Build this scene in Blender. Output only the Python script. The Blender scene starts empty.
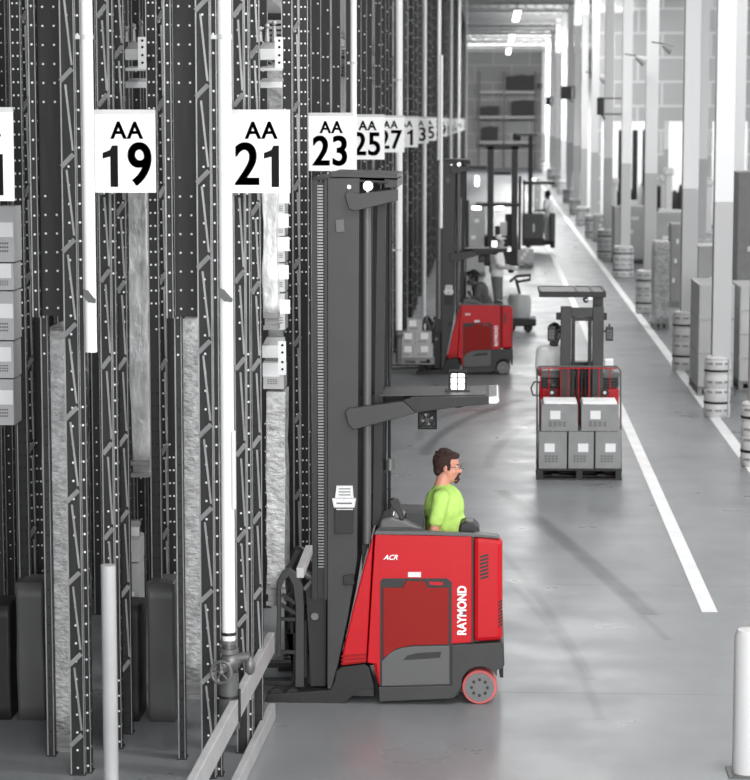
import bpy, bmesh, math, random
from mathutils import Vector, Matrix, noise
random.seed(7)
SC = bpy.context.scene
COL = SC.collection
PI = math.pi

# ------------------------------------------------------------------ camera
W, Hh, FPX = 750.0, 780.0, 2300.0
CAMH = 4.2
VPX, VPY = 493.0, 120.0
TH = math.atan((390-VPY)/FPX)
PS = math.atan((VPX-375)/FPX*math.cos(TH))
Fv = Vector((-math.sin(PS)*math.cos(TH), math.cos(PS)*math.cos(TH), -math.sin(TH)))
Rv = Vector((math.cos(PS), math.sin(PS), 0))
Uv = Rv.cross(Fv)
CP = Vector((0, 0, CAMH))
def ray(px, py): return Fv + Rv*((px-375)/FPX) + Uv*((390-py)/FPX)
def PX(px, py, Y):
    d = ray(px, py); return CP + d*(Y/d.y)
def PZ(px, py, Z=0.0):
    d = ray(px, py); return CP + d*((Z-CAMH)/d.z)
cd = bpy.data.cameras.new('camera'); cam = bpy.data.objects.new('camera', cd); COL.objects.link(cam)
cd.sensor_fit = 'HORIZONTAL'; cd.sensor_width = 36; cd.lens = 36*FPX/W; cd.clip_end = 600; cd.clip_start = .5
cam.matrix_world = Matrix(((Rv.x, Uv.x, -Fv.x, CP.x), (Rv.y, Uv.y, -Fv.y, CP.y), (Rv.z, Uv.z, -Fv.z, CP.z), (0, 0, 0, 1)))
SC.camera = cam
cd.dof.use_dof = True; cd.dof.focus_distance = 17.2; cd.dof.aperture_fstop = 4.0

# ------------------------------------------------------------------ materials
def lin(v): v /= 255.0; return v/12.92 if v <= .04045 else ((v+.055)/1.055)**2.4
def mat(name, c, rough=.55, metal=0., var=.0, scale=6., bump=0., spec=.5, stretch=None, bscale=None):
    m = bpy.data.materials.new(name); m.use_nodes = True
    nt = m.node_tree; b = nt.nodes['Principled BSDF']
    if not isinstance(c, tuple): c = (c, c, c)
    rgb = tuple(lin(x) for x in c)
    b.inputs['Base Color'].default_value = (*rgb, 1)
    b.inputs['Roughness'].default_value = rough; b.inputs['Metallic'].default_value = metal
    b.inputs['Specular IOR Level'].default_value = spec
    if var or bump:
        tc = nt.nodes.new('ShaderNodeTexCoord'); mp = nt.nodes.new('ShaderNodeMapping')
        nt.links.new(tc.outputs['Object'], mp.inputs[0])
        if stretch: mp.inputs['Scale'].default_value = stretch
        n = nt.nodes.new('ShaderNodeTexNoise'); n.inputs['Scale'].default_value = scale; n.inputs['Detail'].default_value = 5
        nt.links.new(mp.outputs[0], n.inputs['Vector'])
        if var:
            mr = nt.nodes.new('ShaderNodeMapRange'); mr.inputs[1].default_value = .3; mr.inputs[2].default_value = .7
            mr.inputs[3].default_value = 1-var; mr.inputs[4].default_value = 1+var
            mx = nt.nodes.new('ShaderNodeVectorMath'); mx.operation = 'SCALE'; mx.inputs[0].default_value = rgb
            nt.links.new(n.outputs[0], mr.inputs[0]); nt.links.new(mr.outputs[0], mx.inputs['Scale'])
            nt.links.new(mx.outputs[0], b.inputs['Base Color'])
        if bump:
            n2 = nt.nodes.new('ShaderNodeTexNoise'); n2.inputs['Scale'].default_value = bscale or scale*2; n2.inputs['Detail'].default_value = 4
            nt.links.new(mp.outputs[0], n2.inputs['Vector'])
            bp = nt.nodes.new('ShaderNodeBump'); bp.inputs['Strength'].default_value = bump; bp.inputs['Distance'].default_value = .02
            nt.links.new(n2.outputs[0], bp.inputs['Height']); nt.links.new(bp.outputs[0], b.inputs['Normal'])
    return m
def emis(name, v, s):
    m = bpy.data.materials.new(name); m.use_nodes = True; b = m.node_tree.nodes['Principled BSDF']
    b.inputs['Base Color'].default_value = (v, v, v, 1)
    b.inputs['Emission Color'].default_value = (v, v, v, 1); b.inputs['Emission Strength'].default_value = s
    return m
M = dict(
    post=mat('rack_paint', 36, .5, spec=.35, var=.25, scale=5, stretch=(6, 6, .6)),
    post2=mat('rack_paint_grey', 46, .5, spec=.35, var=.2, scale=5, stretch=(6, 6, .6)),
    dot=mat('post_hole_light', 228, .5), hole=mat('post_hole_dark', 16, .8),  # pale discs paint the light seen through post holes
    lip=mat('post_lip_steel', 150, .35, .3, var=.2),  # pale steel; on post edges it is a painted highlight
    brace=mat('galvanised_brace', 165, .38, .35, var=.15),
    beam=mat('beam_pale_paint', 205, .4, var=.05),
    beam2=mat('beam_worn_paint', 168, .45, var=.1, scale=5),
    pipe=mat('pipe_white_paint', 236, .3, var=.03, scale=3),
    pipeg=mat('pipe_grey_paint', 176, .35, var=.1, scale=8, stretch=(1, 1, .2)),
    board=mat('sign_white_board', 250, .45), ink=mat('sign_ink', 20, .8, spec=.15),
    wrap=mat('stretch_wrap', 205, .22, var=.32, scale=9, bump=1.0, bscale=16, stretch=(1, 1, .5)),
    wrap2=mat('stretch_wrap_grey', 178, .25, var=.3, scale=14, bump=1.0, bscale=22, stretch=(1, 1, 1.8)),
    wood=mat('pallet_wood', 132, .7, var=.2, scale=12, stretch=(1, 5, 5)),
    card=mat('carton_board', 172, .75, var=.06, scale=4), card2=mat('carton_board_dark', 142, .75, var=.08),
    cardl=mat('carton_label', 232, .6), cardp=mat('carton_print', 95, .7), tape=mat('carton_tape', 185, .3),
    red=mat('truck_red_paint', (182, 14, 26), .36, var=.03, spec=.32), redd=mat('truck_red_door', (136, 26, 22), .55, spec=.2),
    tgrey=mat('truck_grey_paint', 57, .45, spec=.35, var=.06), tdark=mat('truck_dark_paint', 38, .5, spec=.35, var=.1),
    tmid=mat('truck_mid_grey', 84, .45), black=mat('black_plastic', 22, .45), rub=mat('black_rubber', 30, .7),
    steel=mat('bright_steel', 200, .22, .85), chrome=mat('steel_rod', 175, .18, .9),
    chain=mat('chain_steel', 120, .35, .7), tyre=mat('red_polyurethane_tyre', (196, 92, 92), .5, var=.1), hub=mat('wheel_hub', 105, .4, .4),
    white=mat('white_decal', 240, .5), lab=mat('label_paper', 215, .6, var=.1, scale=60),
    skin=mat('skin_fair', (214, 150, 128), .5, var=.06, scale=25), skind=mat('skin_dark_grey', 84, .5), skinm=mat('skin_grey', 172, .5),
    hair=mat('hair_brown', (58, 36, 32), .7, var=.4, scale=60, bump=.6), hairb=mat('hair_black', 22, .7, bump=.5, scale=60),
    lime=mat('lime_shirt', (184, 226, 116), .8, var=.12, scale=7, bump=1.0, bscale=11, spec=.2),
    wshirt=mat('white_shirt', 228, .8, bump=.5, bscale=7), dshirt=mat('dark_shirt', 74, .8, bump=.5, bscale=8),
    jeans=mat('grey_jeans', 110, .85, var=.1), trou=mat('pale_trousers', 195, .85), dtrou=mat('dark_trousers', 50, .85),
    shoe=mat('shoe_black', 25, .6), eyew=mat('eye_white', 225, .3), iris=mat('iris', 40, .3), lip_=mat('lips', (176, 104, 92), .5),
    green=mat('green_button', (120, 190, 60), .4),
    colw=mat('column_white_paint', 245, .45), colg=mat('column_grey_paint', 196, .5),
    prot=mat('protector_plastic', 205, .4), band=mat('protector_band', 26, .5), slot=mat('protector_slot', 140, .6),
    line=mat('floor_line_white', 236, .4, var=.08, scale=3),
    amber=emis('beacon_lamp', 1, 1.2), lampm=emis('truck_work_lamp', 1, 6), lum=emis('luminaire', 1, 4),
    sky=emis('dock_daylight', 1, 3.0),
    steelg=mat('structural_grey', 185, .5), farwall=mat('far_shelf_dark', 60, .7),
    bin=mat('bin_grey_plastic', 178, .35, var=.06, scale=2), dock=mat('dock_dark', 45, .6),
)
def glassy(name, v, alpha):
    m = mat(name, v, .12); m.node_tree.nodes['Principled BSDF'].inputs['Alpha'].default_value = alpha
    return m

# ------------------------------------------------------------------ mesh helpers
class MB:
    def __init__(s): s.bm = bmesh.new(); s.mi = 0
    def _faces(s, vs, fs):
        bv = [s.bm.verts.new(v) for v in vs]
        for f in fs:
            try:
                nf = s.bm.faces.new([bv[i] for i in f]); nf.material_index = s.mi
            except ValueError: pass
        return s
    def box(s, x0, x1, y0, y1, z0, z1):
        return s._faces([(x, y, z) for x in (x0, x1) for y in (y0, y1) for z in (z0, z1)],
                        [(0, 1, 3, 2), (4, 6, 7, 5), (0, 4, 5, 1), (2, 3, 7, 6), (0, 2, 6, 4), (1, 5, 7, 3)])
    def prism(s, pts, a0, a1, axis='y'):
        n = len(pts)
        if axis == 'y': vs = [(p[0], a0, p[1]) for p in pts]+[(p[0], a1, p[1]) for p in pts]
        elif axis == 'x': vs = [(a0, p[0], p[1]) for p in pts]+[(a1, p[0], p[1]) for p in pts]
        else: vs = [(p[0], p[1], a0) for p in pts]+[(p[0], p[1], a1) for p in pts]
        fs = [tuple(range(n)), tuple(range(2*n-1, n-1, -1))]+[(i, n+i, n+(i+1) % n, (i+1) % n) for i in range(n)]
        return s._faces(vs, fs)
    def cyl(s, p0, p1, r, r1=None, n=14, caps=True):
        p0 = Vector(p0); p1 = Vector(p1); r1 = r if r1 is None else r1
        d = (p1-p0).normalized(); a = d.orthogonal().normalized(); b = d.cross(a)
        vs = []
        for p, q in ((p0, r), (p1, r1)):
            for i in range(n):
                t = 2*PI*i/n; vs.append(p+a*(q*math.cos(t))+b*(q*math.sin(t)))
        fs = [(i, (i+1) % n, n+(i+1) % n, n+i) for i in range(n)]
        if caps: fs += [tuple(range(n-1, -1, -1)), tuple(range(n, 2*n))]
        return s._faces(vs, fs)
    def bar(s, p0, p1, w, h, up=(0, 0, 1)):
        p0 = Vector(p0); p1 = Vector(p1); d = (p1-p0).normalized(); u = Vector(up)
        a = d.cross(u)
        if a.length < 1e-4: a = d.orthogonal()
        a.normalize(); u = a.cross(d)
        vs = [p+a*(sx*w/2)+u*(sy*h/2) for p in (p0, p1) for sx, sy in ((-1, -1), (1, -1), (1, 1), (-1, 1))]
        return s._faces(vs, [(3, 2, 1, 0), (4, 5, 6, 7)]+[(i, (i+1) % 4, 4+(i+1) % 4, 4+i) for i in range(4)])
    def lathe(s, prof, c=(0, 0, 0), n=24):
        vs = []; k = len(prof)
        for r, z in prof:
            for i in range(n):
                t = 2*PI*i/n; vs.append((c[0]+r*math.cos(t), c[1]+r*math.sin(t), c[2]+z))
        fs = [(j*n+i, j*n+(i+1) % n, (j+1)*n+(i+1) % n, (j+1)*n+i) for j in range(k-1) for i in range(n)]
        fs += [tuple(range(n-1, -1, -1)), tuple(range((k-1)*n, k*n))]
        return s._faces(vs, fs)
    def tube(s, pts, r, n=8, closed=False):
        pts = [Vector(p) for p in pts]; k = len(pts); vs = []; a = None
        for j, p in enumerate(pts):
            d = (pts[(j+1) % k]-pts[j-1]) if closed else (pts[min(j+1, k-1)]-pts[max(j-1, 0)])
            d.normalize()
            if a is None: a = d.orthogonal()
            a = (a-d*a.dot(d)).normalized(); b = d.cross(a)
            for i in range(n):
                t = 2*PI*i/n; vs.append(p+a*(r*math.cos(t))+b*(r*math.sin(t)))
        m = k if closed else k-1
        fs = [(j*n+i, j*n+(i+1) % n, ((j+1) % k)*n+(i+1) % n, ((j+1) % k)*n+i) for j in range(m) for i in range(n)]
        if not closed: fs += [tuple(range(n-1, -1, -1)), tuple(range((k-1)*n, k*n))]
        return s._faces(vs, fs)
    def ell(s, c, r, rot=None, n=16):
        m = Matrix.Translation(Vector(c)) @ (rot.to_4x4() if rot else Matrix()) @ Matrix.Diagonal((r[0], r[1], r[2], 1))
        g = bmesh.ops.create_uvsphere(s.bm, u_segments=n, v_segments=max(6, n*2//3), radius=1, matrix=m)
        fs = set()
        for v in g['verts']: fs.update(v.link_faces)
        for f in fs: f.material_index = s.mi
        return s
    def cap(s, p0, r0, p1, r1, n=12):
        s.ell(p0, (r0,)*3, n=n); s.ell(p1, (r1,)*3, n=n)
        return s.cyl(p0, p1, r0, r1, n=n)
    def build(s, name, mats, parent=None, smooth=False, bevel=0, loc=None, keep=False, rec=True):
        if rec: bmesh.ops.recalc_face_normals(s.bm, faces=s.bm.faces)
        me = bpy.data.meshes.new(name); s.bm.to_mesh(me); s.bm.free()
        if not isinstance(mats, (list, tuple)): mats = [mats]
        for m in mats: me.materials.append(M[m] if isinstance(m, str) else m)
        if smooth:
            me.polygons.foreach_set('use_smooth', [True]*len(me.polygons))
            if smooth != 2:
                try: me.set_sharp_from_angle(angle=math.radians(40))
                except Exception: pass
        o = bpy.data.objects.new(name, me); COL.objects.link(o)
        if parent: o.parent = parent
        if loc is not None: o.location = loc
        if bevel:
            b = o.modifiers.new('bevel', 'BEVEL'); b.width = bevel; b.segments = 2; b.limit_method = 'ANGLE'; b.angle_limit = math.radians(50)
        return o
def tag(o, label, cat, group=None, kind=None):
    o['label'] = label; o['category'] = cat
    if group: o['group'] = group
    if kind: o['kind'] = kind
    return o
def thing(name, label, cat, loc=(0, 0, 0), rz=0, group=None):
    o = bpy.data.objects.new(name, None); COL.objects.link(o); o.empty_display_size = .1
    o.location = loc; o.rotation_euler = (0, 0, rz)
    return tag(o, label, cat, group)
def struct(o): o['kind'] = 'structure'; return o
def copy_tree(o, label=None, loc=None, parent=None, group=None, scale=None):
    c = o.copy(); COL.objects.link(c)
    if parent: c.parent = parent
    if loc is not None: c.location = loc
    if label: c['label'] = label
    if group: c['group'] = group
    if scale: c.scale = scale
    for ch in list(o.children): copy_tree(ch, parent=c)
    return c
def text_mesh(name, s, size, m, parent, loc, rot=(PI/2, 0, 0), sx=1., ext=.002, off=.0, align='CENTER', shear=0, sp=1., bd=0., thick=0.):
    cu = bpy.data.curves.new(name, 'FONT'); cu.body = s; cu.size = size; cu.extrude = ext; cu.offset = off
    cu.align_x = align; cu.align_y = 'CENTER'; cu.shear = shear; cu.space_character = sp; cu.bevel_depth = bd; cu.bevel_resolution = 0
    o = bpy.data.objects.new('tmp', cu); COL.objects.link(o)
    dg = bpy.context.evaluated_depsgraph_get(); me = bpy.data.meshes.new_from_object(o.evaluated_get(dg))
    bpy.data.objects.remove(o); bpy.data.curves.remove(cu)
    if thick:
        bm = bmesh.new()
        for k in (-1, 0, 1):
            bm.from_mesh(me); bm.verts.ensure_lookup_table(); n0 = len(bm.verts)-len(me.vertices)
            for v in bm.verts[n0:]: v.co.x += k*thick; v.co.z += abs(k)*.0002
        bm.to_mesh(me); bm.free()
    me.materials.clear(); me.materials.append(M[m]); me.name = name
    r = bpy.data.objects.new(name, me); COL.objects.link(r); r.parent = parent; r.location = loc; r.rotation_euler = rot; r.scale = (sx, 1, 1)
    return r
def remeshed(mb, name, m, parent, voxel=.01, smooth=4):
    me = bpy.data.meshes.new(name); bmesh.ops.recalc_face_normals(mb.bm, faces=mb.bm.faces); mb.bm.to_mesh(me); mb.bm.free()
    o = bpy.data.objects.new('tmp', me); COL.objects.link(o)
    r = o.modifiers.new('r', 'REMESH'); r.mode = 'VOXEL'; r.voxel_size = voxel
    if smooth:
        q = o.modifiers.new('s', 'SMOOTH'); q.iterations = smooth; q.factor = .5
    dg = bpy.context.evaluated_depsgraph_get(); dg.update()
    me2 = bpy.data.meshes.new_from_object(o.evaluated_get(dg)); bpy.data.objects.remove(o)
    me2.name = name; me2.materials.clear(); me2.materials.append(M[m])
    me2.polygons.foreach_set('use_smooth', [True]*len(me2.polygons))
    r = bpy.data.objects.new(name, me2); COL.objects.link(r); r.parent = parent
    return r

# ------------------------------------------------------------------ setting
XW, YE, ZC = 16.0, 205.0, 10.6
def floor_material():
    m = bpy.data.materials.new('polished_concrete'); m.use_nodes = True; nt = m.node_tree; b = nt.nodes['Principled BSDF']
    L = nt.links.new; N = nt.nodes.new
    tc = N('ShaderNodeTexCoord')
    def noi(scale, det=6, st=(1, 1, 1)):
        mp = N('ShaderNodeMapping'); mp.inputs['Scale'].default_value = st; L(tc.outputs['Object'], mp.inputs[0])
        n = N('ShaderNodeTexNoise'); n.inputs['Scale'].default_value = scale; n.inputs['Detail'].default_value = det; L(mp.outputs[0], n.inputs['Vector']); return n.outputs[0]
    def math_(op, a, c=None, e=None):
        n = N('ShaderNodeMath'); n.operation = op
        for i, v in enumerate((a, c, e)):
            if v is None: continue
            if isinstance(v, (int, float)): n.inputs[i].default_value = v
            else: L(v, n.inputs[i])
        return n.outputs[0]
    def rng(v, a, c, d, e):
        n = N('ShaderNodeMapRange'); L(v, n.inputs[0])
        for i, q in enumerate((a, c, d, e)): n.inputs[i+1].default_value = q
        return n.outputs[0]
    base = math_('MULTIPLY', rng(noi(.35), .3, .7, .9, 1.1), rng(noi(2.2, 8, (1, .4, 1)), .3, .7, .9, 1.08))
    sx = N('ShaderNodeSeparateXYZ'); L(tc.outputs['Object'], sx.inputs[0])
    # tyre marks: worn arcs
    def arc(cx, cy, r, w, k, ylo=-99, yhi=999):
        dx = math_('SUBTRACT', sx.outputs[0], cx); dy = math_('SUBTRACT', sx.outputs[1], cy)
        d = math_('SQRT', math_('ADD', math_('MULTIPLY', dx, dx), math_('MULTIPLY', dy, dy)))
        q = math_('ABSOLUTE', math_('SUBTRACT', d, r))
        a = rng(q, w*.35, w, 1-k, 1)
        g = math_('MULTIPLY', math_('GREATER_THAN', sx.outputs[1], ylo), math_('LESS_THAN', sx.outputs[1], yhi))
        return math_('ADD', math_('MULTIPLY', a, g), math_('SUBTRACT', 1, g))
    for a in ARCS: base = math_('MULTIPLY', base, arc(*a))
    # saw-cut joints across and along
    jy = math_('ABSOLUTE', math_('SUBTRACT', math_('MODULO', math_('ADD', sx.outputs[1], 1.35), 4.0), 2.0))
    base = math_('MULTIPLY', base, rng(jy, .006, .02, .72, 1))
    v = N('ShaderNodeVectorMath'); v.operation = 'SCALE'; v.inputs[0].default_value = (lin(126), lin(129), lin(131)); L(base, v.inputs['Scale'])
    L(v.outputs[0], b.inputs['Base Color'])
    L(rng(noi(1.3, 6), .3, .7, .26, .42), b.inputs['Roughness']); b.inputs['Specular IOR Level'].default_value = .5
    return m
def circ(p1, p2, p3):
    ax, ay = p1.x, p1.y; bx, by = p2.x, p2.y; cx, cy = p3.x, p3.y
    d = 2*(ax*(by-cy)+bx*(cy-ay)+cx*(ay-by))
    ux = ((ax*ax+ay*ay)*(by-cy)+(bx*bx+by*by)*(cy-ay)+(cx*cx+cy*cy)*(ay-by))/d
    uy = ((ax*ax+ay*ay)*(cx-bx)+(bx*bx+by*by)*(ax-cx)+(cx*cx+cy*cy)*(bx-ax))/d
    return ux, uy, math.hypot(ax-ux, ay-uy)
ARCS = []
for (a, b_, c, w, k) in (((500, 490), (565, 540), (650, 615), .10, .30), ((505, 500), (575, 556), (668, 640), .05, .16),
                     ((425, 455), (455, 425), (520, 400), .11, .34), ((488, 468), (505, 440), (550, 415), .1, .25),
                     ((495, 545), (540, 600), (590, 680), .06, .16), ((500, 575), (560, 640), (600, 720), .05, .12),
                     ((420, 440), (470, 408), (537, 396), .08, .18)):
    pa, pb, pc = PZ(*a), PZ(*b_), PZ(*c); u = circ(pa, pb, pc)
    ys = [p.y for p in (pa, pb, pc)]
    ARCS.append((u[0], u[1], u[2], w*1.05, min(.6, k*1.7), min(ys), max(ys)))
fl = MB(); fl._faces([(-9, -4, 0), (XW, -4, 0), (XW, YE, 0), (-9, YE, 0)], [(0, 1, 2, 3)]); 
struct(fl.build('floor', floor_material()))
w = MB(); w.box(-9.2, -9, -4, YE, 0, ZC); struct(w.build('wall_left', mat('wall_left_paint', 70, .8, var=.1)))
def block_mat(name, c, c2, sx=.9, sy=.9):
    m = mat(name, c, .8); nt = m.node_tree; b = nt.nodes['Principled BSDF']
    tc = nt.nodes.new('ShaderNodeTexCoord'); mp = nt.nodes.new('ShaderNodeMapping'); mp.inputs['Rotation'].default_value = (PI/2, 0, 0)
    br = nt.nodes.new('ShaderNodeTexBrick'); br.inputs['Color1'].default_value = (lin(c),)*3+(1,); br.inputs['Color2'].default_value = (lin(c-8),)*3+(1,)
    br.inputs['Mortar'].default_value = (lin(c2),)*3+(1,); br.inputs['Scale'].default_value = 1; br.inputs['Mortar Size'].default_value = .05
    br.inputs['Brick Width'].default_value = sx; br.inputs['Row Height'].default_value = sy
    nt.links.new(tc.outputs['Object'], mp.inputs[0]); nt.links.new(mp.outputs[0], br.inputs[0]); nt.links.new(br.outputs[0], b.inputs['Base Color']); return m
w = MB(); w.box(-9, XW, YE, YE+.3, 0, ZC); struct(w.build('wall_far', block_mat('far_panel_wall', 168, 196, 3.2, 1.5)))
# side wall with dock openings, and the block wall that steps out behind the staging area
w = MB()
yy = -4
for k in range(0, 22):
    y0 = -4+k*9.5
    w.box(XW, XW+.25, y0, min(y0+3.0, YE), 0, 5.0)
w.box(XW, XW+.25, -4, YE, 5.0, ZC); struct(w.build('wall_right', block_mat('right_block_wall', 232, 215, .9, .45)))
# ceiling + joists
c = MB(); c.box(-9.2, XW+.25, -4, YE+.3, ZC, ZC+.2); struct(c.build('ceiling', mat('ceiling_deck', 175, .7, var=.05)))
for i, y in enumerate(range(30, 204, 8)):
    j = MB(); j.box(-9, XW, y-.08, y+.08, ZC-.62, ZC-.5); j.box(-9, XW, y-.08, y+.08, ZC-.12, ZC-.002)
    for k in range(25):
        x0 = -9+k; j.bar((x0+.02, y, ZC-.54), (x0+.5, y, ZC-.1), .05, .05); j.bar((x0+.5, y, ZC-.1), (x0+.98, y, ZC-.54), .05, .05)
    o = j.build('trim_%d' % (i+10), 'steelg'); struct(o)

def strip(name, x, y0, y1, wd):
    s = MB(); s.box(x-wd/2, x+wd/2, y0, y1, .0005, .004); return struct(s.build(name, 'line'))
pa = PZ(706, 612); pb = PZ(625, 405); 
strip('trim_1', 1.885, pa.y, 160, .135)
strip('trim_2', 3.17, 18, 170, .15)

# ------------------------------------------------------------------ rack posts
def post_bm(w, d, h, rows=2, pitch=.1, dotm=1, z0=0., side=True, lips=True, dr=.008):  # lips: adds pale strips that paint highlights along the post edges
    m = MB(); t = .006
    m.box(-w/2, w/2, -d/2, -d/2+t, z0, h)                       # face
    m.box(-w/2, -w/2+t, -d/2, d/2, z0, h); m.box(w/2-t, w/2, -d/2, d/2, z0, h)
    m.box(-w/2, -w/2+w*.25, d/2-t, d/2, z0, h); m.box(w/2-w*.25, w/2, d/2-t, d/2, z0, h)
    if lips:
        m.mi = 3; m.box(-w/2-.004, -w/2+.004, -d/2-.004, -d/2+.003, z0, h); m.box(w/2-.002, w/2+.003, -d/2-.004, -d/2+.003, z0, h)  # thin pale strips paint highlights along the post edges
    xs = [0] if rows == 1 else [-w*.24, w*.24]
    n = int((h-z0)/pitch); k = 6
    for i in range(n):
        z = z0+.05+i*pitch
        m.mi = dotm if dotm != 5 else (1 if z > 2.4 else 2)  # pale discs stand for light showing through the holes
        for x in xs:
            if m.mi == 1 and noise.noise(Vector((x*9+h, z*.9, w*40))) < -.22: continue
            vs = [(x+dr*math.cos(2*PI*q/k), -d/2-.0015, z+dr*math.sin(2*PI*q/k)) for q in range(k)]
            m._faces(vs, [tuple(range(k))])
        if side and i % 1 == 0:
            vs = [(w/2+.0015, dr*math.cos(2*PI*q/k), z+dr*math.sin(2*PI*q/k)) for q in range(k)]
            m._faces(vs, [tuple(range(k))])
    return m
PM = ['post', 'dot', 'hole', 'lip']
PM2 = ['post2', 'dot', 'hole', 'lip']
H1 = 7.4
def near_frame(posts, Y, label, braces=None, zb=0., h=H1, mats=PM, dotm=1, rows=2, pitch=.1, group=None, ztop=None, d=.09):
    """posts: list of (px_left, px_right, dY, rows) at picture row 400"""
    xs = [PX((a+b)/2, 400, Y+dy).x for a, b, dy, r in posts]
    root = thing('rack_upright', label, 'rack', (xs[0], Y, 0), 0, group)
    for (a, b, dy, r), x in zip(posts, xs):
        wd = PX(b, 400, Y+dy).x-PX(a, 400, Y+dy).x
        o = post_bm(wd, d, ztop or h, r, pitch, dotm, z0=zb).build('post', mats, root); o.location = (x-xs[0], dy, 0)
        f = MB(); f.box(-wd/2-.01, wd/2+.01, -d/2-.01, d/2+.01, 0, .008)
        if zb == 0: f.build('foot_plate', 'post2', root, loc=(x-xs[0], dy, 0))
    if braces:
        bx0, bx1, z0, dz, n = braces
        x0 = PX(bx0, 400, Y).x-xs[0]; x1 = PX(bx1, 400, Y).x-xs[0]
        for i in range(n):
            z = z0+i*dz
            m = MB(); m.bar((x0, -d/2-.012, z), (x1, -d/2-.03, z+.075), .010, .028, (0, 0, 1)); m.build('brace', 'brace', root)
        m = MB()
        for i in range(n-1):
            z = z0+i*dz; m.bar((x1-.005, -d/2-.008, z+.10), (x0+.03, -d/2-.008, z+dz-.02), .008, .012)
        m.build('lacing_rod', 'lip', root)
    return root

for k, (sh, nm, dyy) in enumerate(((0, 'the valved riser', 0), (-133, 'the cut-off riser', 0.03), (-266, 'the left picture edge', .06))):
    g = None
    if sh > -266:
        near_frame([(200+sh, 213+sh, 0, 1), (214.5+sh, 219.5+sh, .05, 1)], 14.35+dyy, 'broad dark perforated rack upright standing just left of %s' % nm,
                   (200+sh, 212+sh, .1+.1*k, .53, 13), pitch=.117)
        near_frame([(236+sh, 246+sh, 0, 1), (247.5+sh, 251+sh, .04, 1)], 14.95+dyy, 'dark rack upright with short pale braces just right of %s' % nm,
                   (237+sh, 246+sh, .3, .57, 12), pitch=.105)
        near_frame([(252.5+sh, 261.5+sh, 0, 2)], 15.35+dyy, 'dark double-row perforated rack upright second to the right of %s' % nm,
                   (253+sh, 261+sh, .45, .52, 13), pitch=.1, dotm=5, d=.08)
    yD = 17.75 if sh == 0 else 15.9
    near_frame([(284+sh, 293.5+sh, 0, 2)], yD+dyy, 'dark double-row rack upright past the wrapped load right of %s' % nm, None, dotm=5, d=.08, pitch=.09)
    near_frame([(294.5+sh, 300+sh, 0, 1), (301+sh, 309+sh, .05, 2)], yD+.55+dyy, 'braced dark rack upright pair farthest right of %s' % nm if sh > -266 else 'braced dark rack upright pair nearest the left picture edge',
               (295+sh, 301+sh, .55, .62, 11), pitch=.095)
    if sh < 0:
        near_frame([(309.5+sh, 315.5+sh, 0, 1)], 14.75+dyy, 'grey rack upright left of the long wrapped load by %s' % ('the valved riser' if k == 1 else 'the cut-off riser'),
                   None, pitch=.12, dotm=5, mats=PM2)
        # dark ledge frames above the tall wrapped loads
        near_frame([(302+sh, 308+sh, 0, 1), (310+sh, 333+sh, .12, 2)], 14.55+dyy, 'dark upper rack post section ending above the wrapped load by %s' % ('the valved riser' if k == 1 else 'the cut-off riser'),
                   None, pitch=.12, zb=PX(180, 318, 14.55).z, dotm=1)
# set-back uprights filling the depth of the racking behind
gi = 0
for px in list(range(-6, 200, 11))+[222, 227, 240, 262]:
    Y = 19.2+(gi % 3)*.35; gi += 1
    near_frame([(px, px+7.5, 0, 1)], Y, 'dark rear rack upright deep inside the left-hand racking', None, dotm=1, group='rear rack uprights deep in the left racking', d=.08, pitch=.12, mats=PM2 if gi % 2 else PM)

# ------------------------------------------------------------------ loads, pallets, beams
def pallet(parent, w, d, h=.13, name='pallet', loc=(0, 0, 0), m='wood'):
    p = MB()
    for i in range(7):
        y = -d/2+(i+.5)*d/7; p.box(-w/2, w/2, y-d/18, y+d/18, h-.02, h)
    for x in (-w/2+.04, 0, w/2-.04): p.box(x-.035, x+.035, -d/2, d/2, .02, h-.02)
    for y in (-d/2+.05, 0, d/2-.05): p.box(-w/2, w/2, y-.05, y+.05, 0, .02)
    return p.build(name, m, parent, loc=loc)
def wrinkled(w, d, h, amp=.02, n=14, seed=0, taper=.0):
    m = MB(); bmesh.ops.create_cube(m.bm, size=1)
    bmesh.ops.subdivide_edges(m.bm, edges=m.bm.edges, cuts=n, use_grid_fill=True)
    for v in m.bm.verts:
        x, y, z = v.co; q = Vector((x*w*5, y*d*5, z*h*3+seed*7))
        s = 1-taper*(z+.5)
        k = noise.noise(q)*amp+noise.noise(q*3)*amp*.4
        v.co = Vector((x*w*s+(k if abs(abs(x)-.5) < .01 else 0)*(1 if x > 0 else -1), y*d*s+(k if abs(abs(y)-.5) < .01 else 0)*(1 if y > 0 else -1), (z+.5)*h+noise.noise(q*.7)*amp*(z+.5)))
    return m
def carton(parent_or_none, w, d, h, loc, label=None, group=None, rz=0, m='card', lab=True, name='carton'):
    b = MB(); b.box(-w/2, w/2, -d/2, d/2, 0, h)
    b.mi = 1; b.box(-w*.04, w*.04, -d/2-.001, d/2+.001, h-.0005, h+.0012)
    if lab:
        b.mi = 2; q = (hash_(loc) % 3)
        lx = w*(-.12+.1*q); b.box(lx-.06, lx+.06, -d/2-.002, -d/2, h*.45, h*.45+.1)
        b.mi = 3
        for r in range(3):
            for cc in range(4): b.box(-w*.3+cc*w*.13, -w*.3+cc*w*.13+w*.09, -d/2-.0015, -d/2, h*.18+r*h*.07, h*.18+r*h*.07+h*.035)
    o = b.build(name, [m, 'tape', 'cardl', 'cardp'], parent_or_none, loc=loc); o.rotation_euler = (0, 0, rz)
    if label: tag(o, label, 'box', group)
    return o
def hash_(l): return int(abs(l[0]*37+l[1]*13+l[2]*101)*10)

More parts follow.
